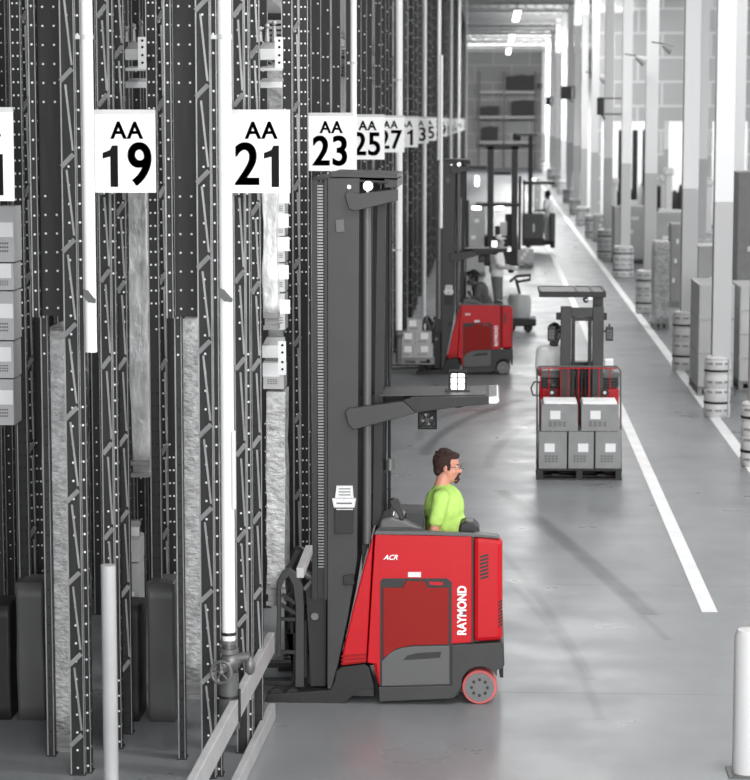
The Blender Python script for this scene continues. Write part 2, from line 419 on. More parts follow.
def wrapped_load(x0px, x1px, ytop, ybot, Y, label, depth=1.0, m='wrap', seed=0, pall=True):
    a = PX(x0px, ybot, Y); b = PX(x1px, ytop, Y); w = b.x-a.x; h = b.z-a.z
    r = thing('wrapped_pallet_load', label, 'pallet load', ((a.x+b.x)/2, Y+depth/2, max(a.z, 0)))
    z = 0
    if pall:
        b_ = MB(); b_.box(-w*.49, w*.49, -depth*.47, depth*.47, .085, .12); b_.box(-w*.49, w*.49, -depth*.47, depth*.47, 0, .03); b_.box(-w*.4, w*.4, -depth*.44, depth*.44, .03, .085); b_.build('pallet', 'wood', r); z = .121
    o = wrinkled(w*.96, depth*.94, h-z, .016, 14, seed).build('wrapped_goods', m, r, smooth=2); o.location = (0, 0, z)
    return r
wrapped_load(263, 277, 190, 330, 16.2, 'tall shrink-wrapped load above the pale beam, under the right side of sign 21', m='wrap', seed=1, depth=.4)
wrapped_load(266, 285, 392, 606, 16.4, 'shrink-wrapped load under the pale beam beside the truck forks', m='wrap2', seed=2, depth=.35)
wrapped_load(130, 145, 186, 478, 16.0, 'tall shrink-wrapped load below sign 19', m='wrap', seed=3)
wrapped_load(182, 200.5, 320, 700, 14.85, 'long shrink-wrapped load between the racks left of the valve pipe', m='wrap2', seed=4, depth=.8)
wrapped_load(48, 67, 345, 766, 14.85, 'long shrink-wrapped load left of the broad upright under sign 19', m='wrap2', seed=5, depth=.8)
for i, px in enumerate((-8, 26, 60, 121, 157)):
    a = PX(px, 690, 15.6); o = wrinkled(.19, .35, .82+.16*(i % 3), .010, 8, 80+i).build('covered_load', ['tdark', 'tmid', 'tgrey'][i % 3], None, smooth=2, loc=(a.x+.02, 15.85, .001)); tag(o, 'low dark covered bundle standing on the floor among the left uprights', 'pallet load', 'low covered bundles among the left uprights')
for i in range(7):
    a = PX(-30+i*42, 690, 20.9); o = wrinkled(.30, .8, 1.75+.25*(i % 3), .015, 8, 60+i).build('covered_load', 'tgrey', None, smooth=2, loc=(a.x, 21.0, .001)); tag(o, 'dark covered load standing on the floor deep behind the left uprights', 'pallet load', 'covered loads behind the left uprights')
# cartons beside the wrapped loads (pale, marked)
def carton_stack(x0, x1, ys, Y, lab, grp):
    for i in range(len(ys)-1):
        a = PX(x0, ys[i+1], Y); b = PX(x1, ys[i]+1.5, Y)
        carton(None, b.x-a.x-.004, .26, b.z-a.z, ((a.x+b.x)/2, Y+.13, a.z), lab % ('topmost' if i == 0 else ('lowest' if i == len(ys)-2 else ['', 'second', 'third', 'fourth', 'fifth', 'sixth', 'seventh'][i]+' from the top')), grp, m='bin')
carton_stack(277.5, 285, (186, 216, 236, 262, 292, 330), 16.4, 'pale tub under the right side of sign 21, %s of its stack', 'pale tubs under sign 21')
carton_stack(-4, 13.5, (205, 262, 290, 340, 378, 425), 15.6, 'pale carton at the left picture edge, %s of its stack', 'cartons at the left edge')
carton_stack(145.5, 152, (200, 240, 285, 330, 372, 404, 440, 476), 16.1, 'pale tub beneath the corner of sign 19, %s of its stack', 'pale tubs under sign 19')
a = PX(264, 392, 18.0)
carton_stack(263, 284, (360, 389), 16.5, 'plain carton standing just under the pale beam right of sign 21, %s', None)
# cross beams seen end on between the posts
def cross_beam(x0, x1, y0, y1, Y, label, plate=True, rollers=False):
    a = PX(x0, y1, Y); b = PX(x1, y0, Y)
    r = thing('rack_beam', label, 'rack', ((a.x+b.x)/2, Y, a.z)); w = b.x-a.x; h = b.z-a.z
    m = MB(); m.box(-w/2, w/2, 0, .05, 0, h*.62); m.build('beam', 'beam', r, bevel=.004)
    m = MB(); m.prism([(-w/2, h*.63), (w/2, h*.63), (w/2, h), (-w/2+.03, h)], .05, .1); m.build('beam_ledge', 'lip', r)
    if plate:
        m = MB(); m.box(w/2, w/2+.055, -.45-.01, -.45, -.07, h*1.15); m.mi = 1
        for z in (-.03, .02, h*.6, h*.95): m.cyl((w/2+.03, -.462, z), (w/2+.03, -.46, z), .009, n=8)
        m.box(w/2+.0, w/2+.04, -.45, .05, 0, .01); o = m.build('end_plate', ['beam', 'ink'], r)
        if Y > 18: o.location.y = .0
    return r
for sh, nm in ((0, '21'), (-133, '19')):
    Yb = 16.3 if sh == 0 else 16.0
    cross_beam(258+sh, 281+sh, 42, 60, Yb, 'pale rack beam with bolted end plate above sign %s' % nm)
    cross_beam(258+sh, 282+sh, 66, 71, Yb+.2, 'narrow pale beam under the bolted beam above sign %s' % nm, False)
    cross_beam(258+sh, 282+sh, 78, 88, Yb+.3, 'rounded pale beam nearest the top edge of sign %s' % nm, False)
    a = PX(264+sh, 42, Yb+.1)
    for i in range(3):
        q = MB(); q.cyl((a.x-.02+i*.05, Yb+.03, a.z+.0), (a.x-.02+i*.05, Yb+.03, a.z+.07+.02*i), .02, .012, n=8); q.ell((a.x-.02+i*.05, Yb+.03, a.z+.09+.02*i), (.018,)*3, n=8)
        tag(q.build('wrapped_bottle', 'lip', None), 'small grey bundle on the bolted beam above the %s big sign' % ('right-hand' if nm == '21' else 'left-hand'), 'bundle', 'bundles above the %s big sign' % ('right' if nm == '21' else 'left'))
cross_beam(262, 284, 338, 358, 16.3, 'pale rack beam with bolted plate left of the near truck mast')
cross_beam(116, 139, 522, 536, 15.9, 'pale rack beam with cartons under it, low between the racks below sign 19', False)
carton_stack(114, 139, (538, 562, 640), 16.1, 'brown-grey carton under the low pale beam below sign 19, %s', None)
# long front beams running down the aisle side at floor level
def long_beam(p_far, p_near, ztop, hgt, label):
    a = PZ(*p_far, ztop); b = PZ(*p_near, ztop)
    m = MB(); up = Vector((0, 0, 1)); m.bar(a-up*hgt/2, b-up*hgt/2, .05, hgt); r = tag(m.build('rack_beam', 'beam2', bevel=.006), label, 'rack'); return r
long_beam((271, 632), (185, 790), .62, .15, 'long pale beam sloping down in front of the uprights beside the valve')
long_beam((272, 703), (232, 785), .12, .115, 'long pale beam at floor level in front of the uprights')
long_beam((309, 545), (300, 568), 1.2, .07, 'short pale beam behind the truck load backrest')

# the aisle-long run of racking past the truck
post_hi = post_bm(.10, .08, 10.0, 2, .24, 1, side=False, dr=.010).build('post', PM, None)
post_lo = post_hi
def make_frame():
    r = thing('rack_upright', 'x', 'rack')
    post_hi.parent = r
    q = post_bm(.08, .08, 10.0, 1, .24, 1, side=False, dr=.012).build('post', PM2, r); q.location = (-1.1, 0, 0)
    m = MB()
    for i in range(12):
        z = .3+i*.8; m.bar((-.05, 0, z), (-1.05, 0, z), .03, .03); m.bar((-.05, 0, z), (-1.05, 0, z+.8), .025, .025)
    m.build('brace', 'brace', r)
    return r
frame0 = make_frame()
PV = ([post_hi.data], [c_.data for c_ in frame0.children if c_.name.startswith('post') and c_ != post_hi])
for pt_, rw_ in ((.31, 2), (.19, 1), (.27, 2), (.43, 2)):
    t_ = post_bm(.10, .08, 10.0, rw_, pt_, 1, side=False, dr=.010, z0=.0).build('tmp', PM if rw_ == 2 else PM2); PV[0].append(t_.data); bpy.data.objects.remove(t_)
XR = -1.73
ys = []; y = 21.4
while y < 150:
    ys.append(y); y += 2.7 if len(ys) % 4 == 0 else 1.35
def nearsign(y):
    ns = [(14.4, 21), (20.7, 23), (26.6, 25), (32.7, 27), (38.6, 31), (44.8, 33), (51, 35), (57, 37), (63, 39), (69, 41)]
    return min(ns, key=lambda t: abs(t[0]-y))[1]
for i, y in enumerate(ys):
    if y < 66: lab = 'dark perforated rack upright in the long run beyond the near truck'; grp = 'rack uprights beyond the near truck'
    else: lab = 'distant dark rack upright close to the far end wall'; grp = 'distant rack uprights'
    if i == 0: o = frame0; o.location = (XR, y, 0); o['label'] = lab; o['group'] = grp
    else: o = copy_tree(frame0, lab, (XR+random.uniform(-.012, .012), y, -.1*random.random()*0), group=grp)
    for ch in o.children:
        if ch.name.startswith('post'): ch.location.z = random.uniform(-.11, 0)*0+0.0; ch.data = random.choice(PV[0 if ch.location.x > -.5 else 1])
# loads in the run: wrapped pallets standing on each level
lw = []
for s in range(4):
    r = thing('wrapped_pallet_load', 'x', 'pallet load'); pallet(r, 1.0, 1.1, .13)
    o = wrinkled(.96, 1.08, 1.0+.1*s, .02, 9, 30+s).build('wrapped_goods', ['wrap', 'wrap2', 'bin', 'card'][s], r, smooth=2); o.location = (0, 0, .131); lw.append(r)
used = [False]*4
bm0 = None
for i, y in enumerate(ys[:-1]):
    wide = ys[i+1]-y > 2
    if not wide and i % 4 != 1: continue
    for lvl, z in enumerate((1.75, 3.5, 5.25, 7.0, 8.6)):
        if y > 75 and lvl in (0,): continue
        s = (i*3+lvl*5) % (4 if wide else 7)
        if lvl == 4 and not wide: s = 9
        zone = 'beyond the near truck' if y < 66 else 'close to the far end wall'
        if s < 4:
            lab = ['crinkled silver-wrapped', 'fine-grained grey-wrapped', 'smooth pale', 'brown-grey carton'][s]+' pallet load in the racking %s' % zone
            p = (XR-.60, y+(1.9 if wide else .675), z+.002)
            if not used[s]: o = lw[s]; used[s] = True; o.location = p; o['label'] = lab; o['group'] = 'loads '+zone+' type %d' % s
            else: o = copy_tree(lw[s], lab, p, group='loads '+zone)
            o['group'] = ['silver wrapped', 'grey wrapped', 'smooth pale', 'carton'][s]+' loads '+zone
        if bm0 is None:
            m = MB(); m.box(-.24, -.18, .06, 2.64, -.13, 0); m.box(-1.12, -1.07, .06, 2.64, -.13, 0)
            for k in range(6): m.box(-1.07, -.24, .2+k*.44, .26+k*.44, -.04, 0)
            bm0 = m.build('rack_beam', 'post2'); o = bm0
        else: o = bm0.copy(); COL.objects.link(o)
        o.location = (XR, y, z); tag(o, 'pair of dark shelf beams in the racking %s' % zone, 'rack', 'shelf beams '+zone)

# ------------------------------------------------------------------ pipes
def pipe(px, pyref, Y, wpx, z0, z1, label, bands=(), name='standpipe', m='pipe'):
    x = PX(px, pyref, Y).x; r = (PX(px+wpx/2, pyref, Y).x-x)
    root = thing(name, label, 'pipe', (x, Y, 0))
    b = MB(); b.cyl((0, 0, z0), (0, 0, z1), r, n=20); b.build('pipe', m, root, smooth=True)
    for z in bands:
        b = MB(); b.cyl((0, 0, z-.015), (0, 0, z+.015), r*1.12, n=20); b.box(-r*1.9, -r, -.01, .01, z-.012, z+.012); b.cyl((-r*1.5, -.02, z), (-r*1.5, .02, z), .007, n=8); b.build('coupling', 'beam', root, smooth=True)
    return root, r
def bandz(px, py, Y): return PX(px, py, Y).z
Yp = 13.95
r21, rr = pipe(226.5, 330, Yp, 13.5, bandz(232, 640, Yp), ZC-.01, 'thick white sprinkler riser with hand valve, beside sign 21', (bandz(222, 37, Yp),))
def tab(root, px, py, Y, x0, rr):
    z = PX(px, py, Y).z
    m = MB(); m.prism([(-rr*.95, z+.045), (-rr*.1, z+.035), (rr*1.0, z-.02), (rr*.95, z-.04), (-rr*.1, z-.035), (-rr*.95, z)], -rr-.012, -rr+.02); m.build('bracket_clip', 'tmid', root)
tab(r21, 226, 295, Yp, 0, rr)
zb = bandz(232, 634, Yp)
m = MB(); m.cyl((0, 0, zb-.005), (0, 0, zb+.014), rr*1.15, n=20); m.build('clamp', 'black', r21, smooth=True)
m = MB(); m.cyl((0, 0, zb-.30), (0, 0, zb), rr*.85, n=16); m.cyl((0, 0, zb-.12), (0, 0, zb-.09), rr*1.5, n=16); m.cyl((0, 0, zb-.06), (0, 0, zb-.04), rr*1.35, n=16)
m.ell((.01, 0, zb-.17), (.065, .06, .07)); m.cyl((-.05, -.1, zb-.2), (.08, .02, zb-.16), .028); m.cyl((.0, 0, zb-.16), (.13, .0, zb-.14), .03); m.ell((.13, 0, zb-.2), (.035, .035, .06)); m.build('valve_body', 'hub', r21, smooth=True)
m = MB(); m.cyl((0, 0, zb-.6), (0, 0, zb-.24), .065, .06, n=20); m.build('lower_pipe', 'tmid', r21, smooth=True)
m = MB(); m.cyl((0, 0, zb-.40), (0, 0, zb-.385), .07, n=20); m.cyl((.068, -.03, zb-.55), (.068, -.03, zb-.34), .008); m.build('pipe_strap', 'black', r21, smooth=True)
hw = MB(); c0 = Vector((-.035, -.12, zb-.215)); nrm = Vector((-.25, -1, .15)).normalized(); aa = nrm.orthogonal().normalized(); bb = nrm.cross(aa)
hw.tube([c0+aa*.066*math.cos(t*2*PI/24)+bb*.066*math.sin(t*2*PI/24) for t in range(24)], .011, closed=True)
for k in range(5):
    t = k*2*PI/5+.3; hw.cyl(c0, c0+aa*.066*math.cos(t)+bb*.066*math.sin(t), .006, n=8)
hw.ell(c0, (.02, .02, .02)); hw.cyl(c0, c0-nrm*.08, .01); hw.build('handwheel', 'hub', r21, smooth=True)
m = MB(); m.box(.035, .055, -rr-.01, -rr+.02, bandz(230, 500, Yp)-.05, bandz(230, 430, Yp)); m.build('pipe_label', 'lab', r21)
r19, rr2 = pipe(89, 200, Yp, 12, bandz(91, 352, Yp), ZC-.01, 'white sprinkler riser ending in a cut lower end, beside sign 19', (bandz(87, 37, Yp),))
tab(r19, 91, 296, Yp, 0, rr2)
r0, _ = pipe(109.5, 660, 14.0, 15, .0, PX(109, 565, 14.0).z, 'short thick pale pipe stub low at the left below sign 19', m='pipeg')
rc, rr3 = pipe(353.5, 100, 22.5, 6.5, 0, ZC-.01, 'white riser pipe rising behind the gap between signs 23 and 25', (bandz(353, 63, 22.5),))
rc, rr3 = pipe(399, 200, 34.5, 6.8, bandz(399, 330, 34.5), ZC-.01, 'white riser pipe passing the right edge of sign 27', (bandz(399, 80, 34.5), bandz(399, 250, 34.5)))
m = MB(); z = bandz(399, 330, 34.5); m.cyl((0, 0, z-.12), (0, 0, z), .06); m.ell((0, -.03, z-.06), (.07, .07, .05)); m.cyl((0, 0, z-.5), (0, 0, z-.1), .05); m.build('valve_body', 'tmid', rc, smooth=True)
for px, Y, w_, nm in ((424.5, 46.5, 4, 'slim white riser pipe just right of the one passing sign 27'), (439, 57.5, 3.4, 'slim white riser pipe at the middle of the receding signs'), (451, 72.5, 3, 'slim white riser pipe, third before the far end wall'), (459, 90.5, 2.6, 'slim white riser pipe, second before the far end wall'), (466, 112, 2.4, 'slim white riser pipe nearest the far end wall')):
    pipe(px, 100, Y, w_, 0, ZC-.01, nm)
pipe(441, 200, 36, 3.2, bandz(441, 228, 36), 5.2, 'short pale pipe beside the second truck mast')

# ------------------------------------------------------------------ signs
def sign(num, xr, Y, w=.385, z0=3.745, z1=4.235, label=None, arm=True, txt=True):
    r = thing('aisle_sign', label or ('white hanging aisle sign reading AA %s' % num), 'sign', (xr-w/2, Y, z0))
    h = z1-z0
    m = MB(); m.box(-w/2, w/2, 0, .012, 0, h); m.build('board', 'board', r)
    if arm:
        m = MB(); m.box(-w/2-.1, w/2, .0, .03, h, h+.03); m.build('hanger_rail', 'beam', r)
    if txt:
        text_mesh('row_letters', 'AA', .15, 'ink', r, (.012, -.002, h-.105), sx=.95, off=.003, sp=1.12, thick=.0015)
        for k_, dg in enumerate(num):
            xo = (-.078, .092)[k_]
            if dg == '1':
                g = MB(); g.prism([(-.016, .036), (.032, .036), (.032, .296), (-.004, .296), (-.018, .268), (-.064, .250), (-.064, .214), (-.016, .226)], -.004, 0); g.build('digit', 'ink', r, loc=(xo, 0, 0))
            else: text_mesh('digit', dg, .37, 'ink', r, (xo, -.002, .166), sx=.86, off=.006, thick=.004)
    return r
sign('21', PX(290, 150, 14.45).x, 14.45, label='large white aisle sign reading AA 21 beside the valved riser')
o = sign('19', PX(155.5, 150, 14.45).x, 14.45, label='large white aisle sign reading AA 19 beside the cut-off riser')
sign('11', PX(13.5, 150, 14.45).x, 14.45, z0=PX(5, 201, 14.45).z, label='white sign cut off by the left picture edge', z1=PX(5, 112, 14.45).z)
Ys = 20.7
SL = {23: 'white aisle sign reading AA 23 directly above the near truck mast', 25: 'white aisle sign reading AA 25 just right of the one above the mast', 27: 'white aisle sign reading AA 27 crossed by a white riser', 31: 'white aisle sign reading AA 31 overlapping the right edge of AA 27'}
SLF = 'small white aisle sign in the receding row toward the far wall'
for n_ in (23, 25, 27, 31, 33, 35, 37, 39, 41, 43, 45, 47, 49, 51, 53):
    sign(str(n_), -1.25, Ys, w=.42, label=SL.get(n_)); Ys += 6.0 if n_ < 31 else 6.3
for o_ in list(COL.objects):
    if o_.name.startswith('aisle_sign') and o_['label'].startswith('white hanging') and o_.location.y > 42: o_['label'] = SLF; o_['group'] = 'receding aisle signs'
for (x0, x1, y0, y1, lab) in ((35, 53, 124, 182, 'narrow white placard between the left picture edge and the cut-off riser'), (173, 188, 126, 173, 'narrow white placard between the cut-off riser and the valved riser')):
    Y = 14.9; a = PX(x0, y1, Y); b = PX(x1, y0, Y); w_ = b.x-a.x; h = b.z-a.z
    r = thing('placard', lab, 'sign', ((a.x+b.x)/2, Y, a.z)); m = MB(); m.prism([(-w_/2, 0), (w_/2*.92, .0), (w_/2, h*.95), (-w_/2, h)], 0, .01); m.build('board', 'board', r)
    m = MB(); m.prism([(-w_*.22, .055), (w_*.08, .055), (w_*.02, .09), (-w_*.18, .09)], -.003, .0); m.build('mark', 'ink', r)
    m = MB(); m.box(-.02, .02, .011, .35, h*.5, h*.5+.03); m.build('bracket', 'tmid', r)

# ------------------------------------------------------------------ reach truck
Y1 = 16.25
O1 = PX(430, 705, Y1); OX, OZ = O1.x, 0.0
def q(px, py):
    p = PX(px, py, Y1); return (p.x-OX, p.z-OZ)
def Q(l): return [q(*p) for p in l]
def reach_truck(label, loc, rz):
    r = thing('reach_truck', label, 'forklift', loc, rz)
    hw_ = .55; yn = -hw_
    def P(name, pts, y0, y1, m, bev=.0, sm=False, parent=r):
        b = MB(); b.prism(Q(pts), y0, y1); return b.build(name, m, parent, bevel=bev, smooth=sm)
    # side walls (near and far) with slanted cowl
    wall = [(375, 534.5), (472, 536.5), (472, 642.5), (451, 644), (451, 685), (379, 685), (376, 664), (367.3, 663)]
    P('side_panel', wall, yn, yn+.045, 'red', .006)
    hood = [(375, 545), (424, 545), (424, 690), (379, 690), (372, 664), (367.3, 663)]
    P('front_body', hood, yn+.045, hw_, 'red', .006)
    P('front_cowl', [(373.4, 534.5), (366.2, 663), (341, 666), (342.5, 654), (352, 612), (364, 566)], yn, hw_, 'red', .012)
    for k in range(3):
        P('cowl_ridge', [(341.2-k*.0, 655.5+k*3.6), (366.2, 653.5+k*3.6), (366.2, 655+k*3.6), (341.0, 657+k*3.6)], yn-.008, yn+.01, 'redd', .003)
    P('rear_body', [(473.3, 536.7), (500, 538.5), (502.5, 543), (502.5, 641), (473.3, 642.5)], yn, yn+.16, 'red', .035)
    P('rear_body_core', [(473.3, 566), (495, 566), (501, 572), (502, 641), (473.3, 642.5)], yn+.155, hw_, 'red', .03)
    # far low wall with black pad
    P('entry_sill', [(424, 655), (473, 655), (473, 690), (424, 690)], hw_-.05, hw_, 'tdark', .006)
    P('floor_mat', [(424, 690), (473, 690), (473, 693.5), (424, 693.5)], yn+.045, hw_, 'rub')
    # battery door, recess and lower cover
    P('door_recess', [(380.3, 581), (383, 578.3), (447, 578.3), (451.8, 582), (451.8, 686), (380, 686)], yn-.004, yn+.002, 'black')
    P('battery_door', [(383, 587.5), (402.5, 587.5), (406, 581), (424.5, 581), (427.5, 587.5), (448.7, 587.5), (448.7, 644), (412, 645), (397, 648), (383, 658)], yn-.016, yn-.003, 'redd', .004)
    P('panel_seam', [(471.8, 537.5), (473.6, 537.5), (473.6, 642.5), (471.8, 642.5)], yn-.002, yn+.03, 'black')
    P('warning_label', [(408, 572), (421, 572), (421, 577), (408, 577)], yn-.004, yn, 'lab')
    P('door_tag', [(429, 581.5), (443, 582), (443, 585), (430, 584.5)], yn-.008, yn-.003, 'red')
    P('lower_cover', [(381.5, 661), (390, 652), (401, 647.5), (412, 646), (449.5, 645.2), (449.5, 684), (381.5, 686)], yn-.014, yn-.002, 'tmid', .006)
    P('grip_slot', [(403.5, 659.5), (408, 655), (418, 652.5), (441.5, 651.3), (440, 657), (420, 658.5)], yn-.018, yn-.012, 'black', .002)
    # skirt with wheel arch
    c = (480, 684); arch = []
    for k in range(13):
        t = math.radians(-8+k*(196/12)); arch.append((c[0]+18.6*math.cos(t), c[1]-17.5*math.sin(t)))
    sk = [(451.5, 645), (503, 642.3), (503, 668.5), (497, 669.5)]
    arch2 = [p for p in arch if p[0] < 497 and p[1] < 693]
    sk += arch2+[(455, 697), (451, 698.5), (379.5, 701.5), (378.5, 686.5), (451.5, 685.5)]
    P('skirt', sk, yn-.012, yn+.06, 'tgrey', .006)
    P('rear_bumper', [(480, 643), (503.5, 642.3), (504.5, 668), (480, 668)], yn+.05, hw_, 'tgrey', .01)
    P('chassis', [(379, 690), (459, 690), (459, 698), (379, 698)], yn+.07, hw_-.0, 'tdark')
    P('rear_tow_block', [(498, 669), (503.5, 669), (503.5, 686), (500, 686)], -.3, .3, 'rub', .004)
    # wheels
    wc = q(479.5, 683.5); wr = PX(497.2, 683, Y1).x-PX(479.7, 683, Y1).x
    for yy in (yn+.035, hw_-.17):
        t = MB(); t.mi = 0
        t.cyl((wc[0], yy, wr), (wc[0], yy+.13, wr), wr, n=40); t.build('drive_wheel', 'tyre', r, smooth=True, bevel=.008)
        t = MB(); t.cyl((wc[0], yy-.006, wr), (wc[0], yy+.01, wr), wr*.84, n=32); t.mi = 0
        h = t.build('wheel_hub', 'hub', r, smooth=True); t = MB()
        for k in range(8):
            a = k*PI/4; t.cyl((wc[0]+wr*.46*math.cos(a), yy-.014, wr+wr*.46*math.sin(a)), (wc[0]+wr*.46*math.cos(a), yy-.004, wr+wr*.46*math.sin(a)), wr*.09, n=8)
        t.build('wheel_nut', 'black', h)
    # outriggers with load wheels
    arm = [(266, 695), (330, 690.5), (334, 682), (336, 671.5), (341, 667.5), (364, 664.5), (369, 668), (374, 688), (374, 697), (352, 697), (343, 706), (330, 708), (266, 705.5)]
    P('outrigger', arm, yn+.01, yn+.13, 'tdark', .008); P('outrigger', arm, hw_-.13, hw_-.01, 'tdark', .008)
    for yy in (yn+.03, hw_-.11):
        for px in (276, 292):
            t = MB(); x = q(px, 700)[0]; t.cyl((x, yy, .05), (x, yy+.08, .05), .049, n=18); t.build('load_wheel', 'rub', r, smooth=True)
    for px in (290, 301):
        t = MB(); p = q(px, 701.5); t.cyl((p[0], yn+.0, p[1]), (p[0], yn+.012, p[1]), .012, n=10); t.build('bolt', 'black', r)
    t = MB(); p = q(365, 692); t.box(p[0]-.06, p[0]+.06, yn+.0, yn+.012, p[1]-.03, p[1]+.02); t.build('caster_cover', 'black', r)
    # mast
    for y0 in (yn+.02, hw_-.10):
        P('mast_rail', [(327, 178), (359.5, 178), (357, 560), (348, 617), (338, 664), (331, 690), (327, 690)], y0, y0+.08, 'tgrey', .006)
        P('inner_rail', [(361, 184), (372, 184), (369, 540), (361, 575)], y0+.10 if y0 < 0 else y0-.10, y0+.15 if y0 < 0 else y0-.05, 'tdark', .003)
        P('inner_rail', [(376, 190), (385, 190), (380, 530), (371, 530)], y0+.16 if y0 < 0 else y0-.16, y0+.2 if y0 < 0 else y0-.12, 'tdark', .003)
        P('channel_edge', [(312, 180), (317, 180), (317, 600), (312, 600)], y0, y0+.05, 'black')
        P('channel_edge', [(324.2, 180), (327, 180), (327, 600), (324.2, 600)], y0-.006, y0+.05, 'black')
        P('channel_web', [(316.5, 182), (324.5, 182), (324.5, 600), (316.5, 600)], y0+.035, y0+.06, 'black')
    t = MB()
    z0_ = q(320, 568)[1]; z1_ = q(320, 184)[1]; xc = q(320.7, 400)[0]; n_ = 130
    for k in range(n_):
        z = z0_+(z1_-z0_)*k/n_; t.box(xc-.022, xc+.020, yn+.012, yn+.05, z, z+(z1_-z0_)/n_*.55)
    t.build('lift_chain', 'chain', r)
    t = MB(); z0_ = q(366, 545)[1]; z1_ = q(366, 200)[1]; xr_ = q(366.5, 360)[0]
    t.cyl((xr_, yn+.07, z0_), (xr_, yn+.07, z1_), .030, n=18); t.build('lift_cylinder', 'tmid', r, smooth=True)
    t = MB(); t.cyl((xr_, yn+.07, z1_-.02), (xr_, yn+.07, q(366, 184)[1]), .018, n=14); t.build('cylinder_rod', 'chrome', r, smooth=True)
    t = MB()
    for dx, yy in ((.07, -.2), (.1, -.12), (.13, .2)): t.cyl((xr_+dx, yy, q(370, 535)[1]), (xr_+dx, yy, q(370, 186)[1]), .011, n=8)
    t.build('hydraulic_hose', 'rub', r)
    # top plates and upper guard bracket
    P('mast_top_plate', [(330, 172.5), (397, 174.5), (397, 178.5), (330, 177)], yn+.02, hw_-.02, 'tgrey', .003)
    P('mast_top_plate', [(313, 177.5), (388, 181), (388, 183.5), (313, 180)], yn+.03, hw_-.03, 'tdark', .003)
    P('mast_crown', [(384, 179), (397, 180), (397, 188), (384, 188)], yn+.04, hw_-.04, 'black', .003)
    P('upper_bracket', [(345, 195), (347.5, 191), (359, 193.5), (398, 189), (398, 200.5), (355, 211), (349, 209)], yn-.012, yn+.01, 'tgrey', .004)
    t = MB(); p = q(349, 187); t.cyl((p[0], yn+.012, p[1]), (p[0], yn+.022, p[1]), .014, n=12); t.build('mast_bolt', 'steel', r, smooth=True); t = MB()
    p = q(368, 186); t.cyl((p[0], yn-.0, p[1]), (p[0], yn+.06, p[1]), .035, n=14); t.build('chain_pulley', 'steel', r, smooth=True)
    P('guide_tag', [(335, 220), (343.5, 219), (344.5, 232), (336, 233)], yn+.012, yn+.02, 'tmid', .004)
    P('data_plate', [(336.5, 486), (352.5, 486), (353.5, 498), (335, 498)], yn+.005, yn+.02, 'lab')
    P('data_plate', [(332, 498.5), (356, 498.5), (354.5, 507.5), (334, 507.5)], yn-.002, yn+.02, 'lab')
    P('data_plate', [(336.5, 509), (353, 509), (353, 513), (336.5, 513)], yn+.005, yn+.02, 'lab')
    P('document_box', [(334.6, 510), (353.6, 510), (353, 533.5), (334.6, 534)], yn-.0, yn+.02, 'tdark', .003)
    for rr_ in range(3):
        P('print_line', [(338.5, 488.5+rr_*3), (350.5, 488.5+rr_*3), (350.5, 489.5+rr_*3), (338.5, 489.5+rr_*3)], yn+.0045, yn+.0055, 'cardp')
    P('print_line', [(336.5, 502.5), (352, 502.5), (352, 504), (336.5, 504)], yn-.0025, yn-.0015, 'cardp')
    t = MB(); P('mast_bracket', [(343, 576), (353.5, 574), (354.5, 584.5), (344, 585.5)], yn-.004, yn+.02, 'tdark', .004)
    p = q(348.5, 580); t.cyl((p[0], yn-.01, p[1]), (p[0], yn, p[1]), .012, n=10); t.build('bolt', 'black', r)
    # overhead guard
    P('guard_arm', [(345.3, 411.5), (349, 408), (403, 401), (416, 413), (353.5, 429.5), (348.5, 424)], yn-.02, yn+.02, 'tgrey', .005)
    P('guard_arm', [(345.3, 411.5), (349, 408), (403, 401), (416, 413), (353.5, 429.5), (348.5, 424)], .08, .12, 'tgrey', .005)
    g = MB()
    hw_, hwf = .12, hw_
    for y0 in (yn-.01, hw_-.05):
        g.prism(Q([(403, 400), (412, 397.5), (490, 396.2), (490, 404), (460, 406.5), (416, 412.5)]), y0, y0+.06)
    g.prism(Q([(403, 401), (413, 398.5), (420, 398.5), (420, 409), (414, 412)]), yn, hw_)
    g.prism(Q([(486, 396.2), (490, 396.2), (490, 403.5), (486, 403.5)]), yn, hw_)
    for k in range(7):
        y = yn+.08+k*.075; g.prism(Q([(412, 397.5), (490, 396.2), (490, 398.8), (412, 401)]), y, y+.035)
    ov = g.build('overhead_guard', 'tdark', r, bevel=.003)
    P('guard_nose', [(488, 396), (498, 395.5), (499.5, 398), (499.5, 402), (497, 404.2), (488, 404.3)], yn-.012, hw_+.012, 'steel', .008)
    # guard sheet

    P('guard_sheet', [(379, 396.6), (486, 395.6), (486, 396.2), (379, 397.3)], yn+.06, hw_-.06, 'tgrey')
    hw_ = hwf
    t = MB(); p = q(457, 394.5); y = -.22
    t.box(p[0]-.05, p[0]+.05, y-.05, y+.05, p[1]+.0, p[1]+.11)
    t.build('beacon_lens', 'amber', r, bevel=.012)
    t = MB(); t.box(p[0]-.09, p[0]+.09, y-.08, y+.08, p[1]-.012, p[1]+.002)
    for sx in (-1, 0, 1):
        for sy in (-1, 1): t.cyl((p[0]+sx*.06, y+sy*.06, p[1]), (p[0]+sx*.06, y+sy*.06, p[1]+.135), .004, n=6)
    for z in (.045, .09, .135):
        t.tube([(p[0]+sx*.06, y+sy*.06, p[1]+z) for sx, sy in ((-1, -1), (1, -1), (1, 1), (-1, 1))], .004, 6, True)
    t.cyl((p[0]-.06, y, p[1]+.135), (p[0]+.06, y, p[1]+.135), .004, n=6); t.build('beacon_cage', 'tdark', r)
    # fan and work lamp below guard
    a, b_ = q(418, 429), q(436, 414); f = MB(); cx, cz = (a[0]+b_[0])/2, (a[1]+b_[1])/2; s_ = (b_[0]-a[0])/2; yf = yn+.1
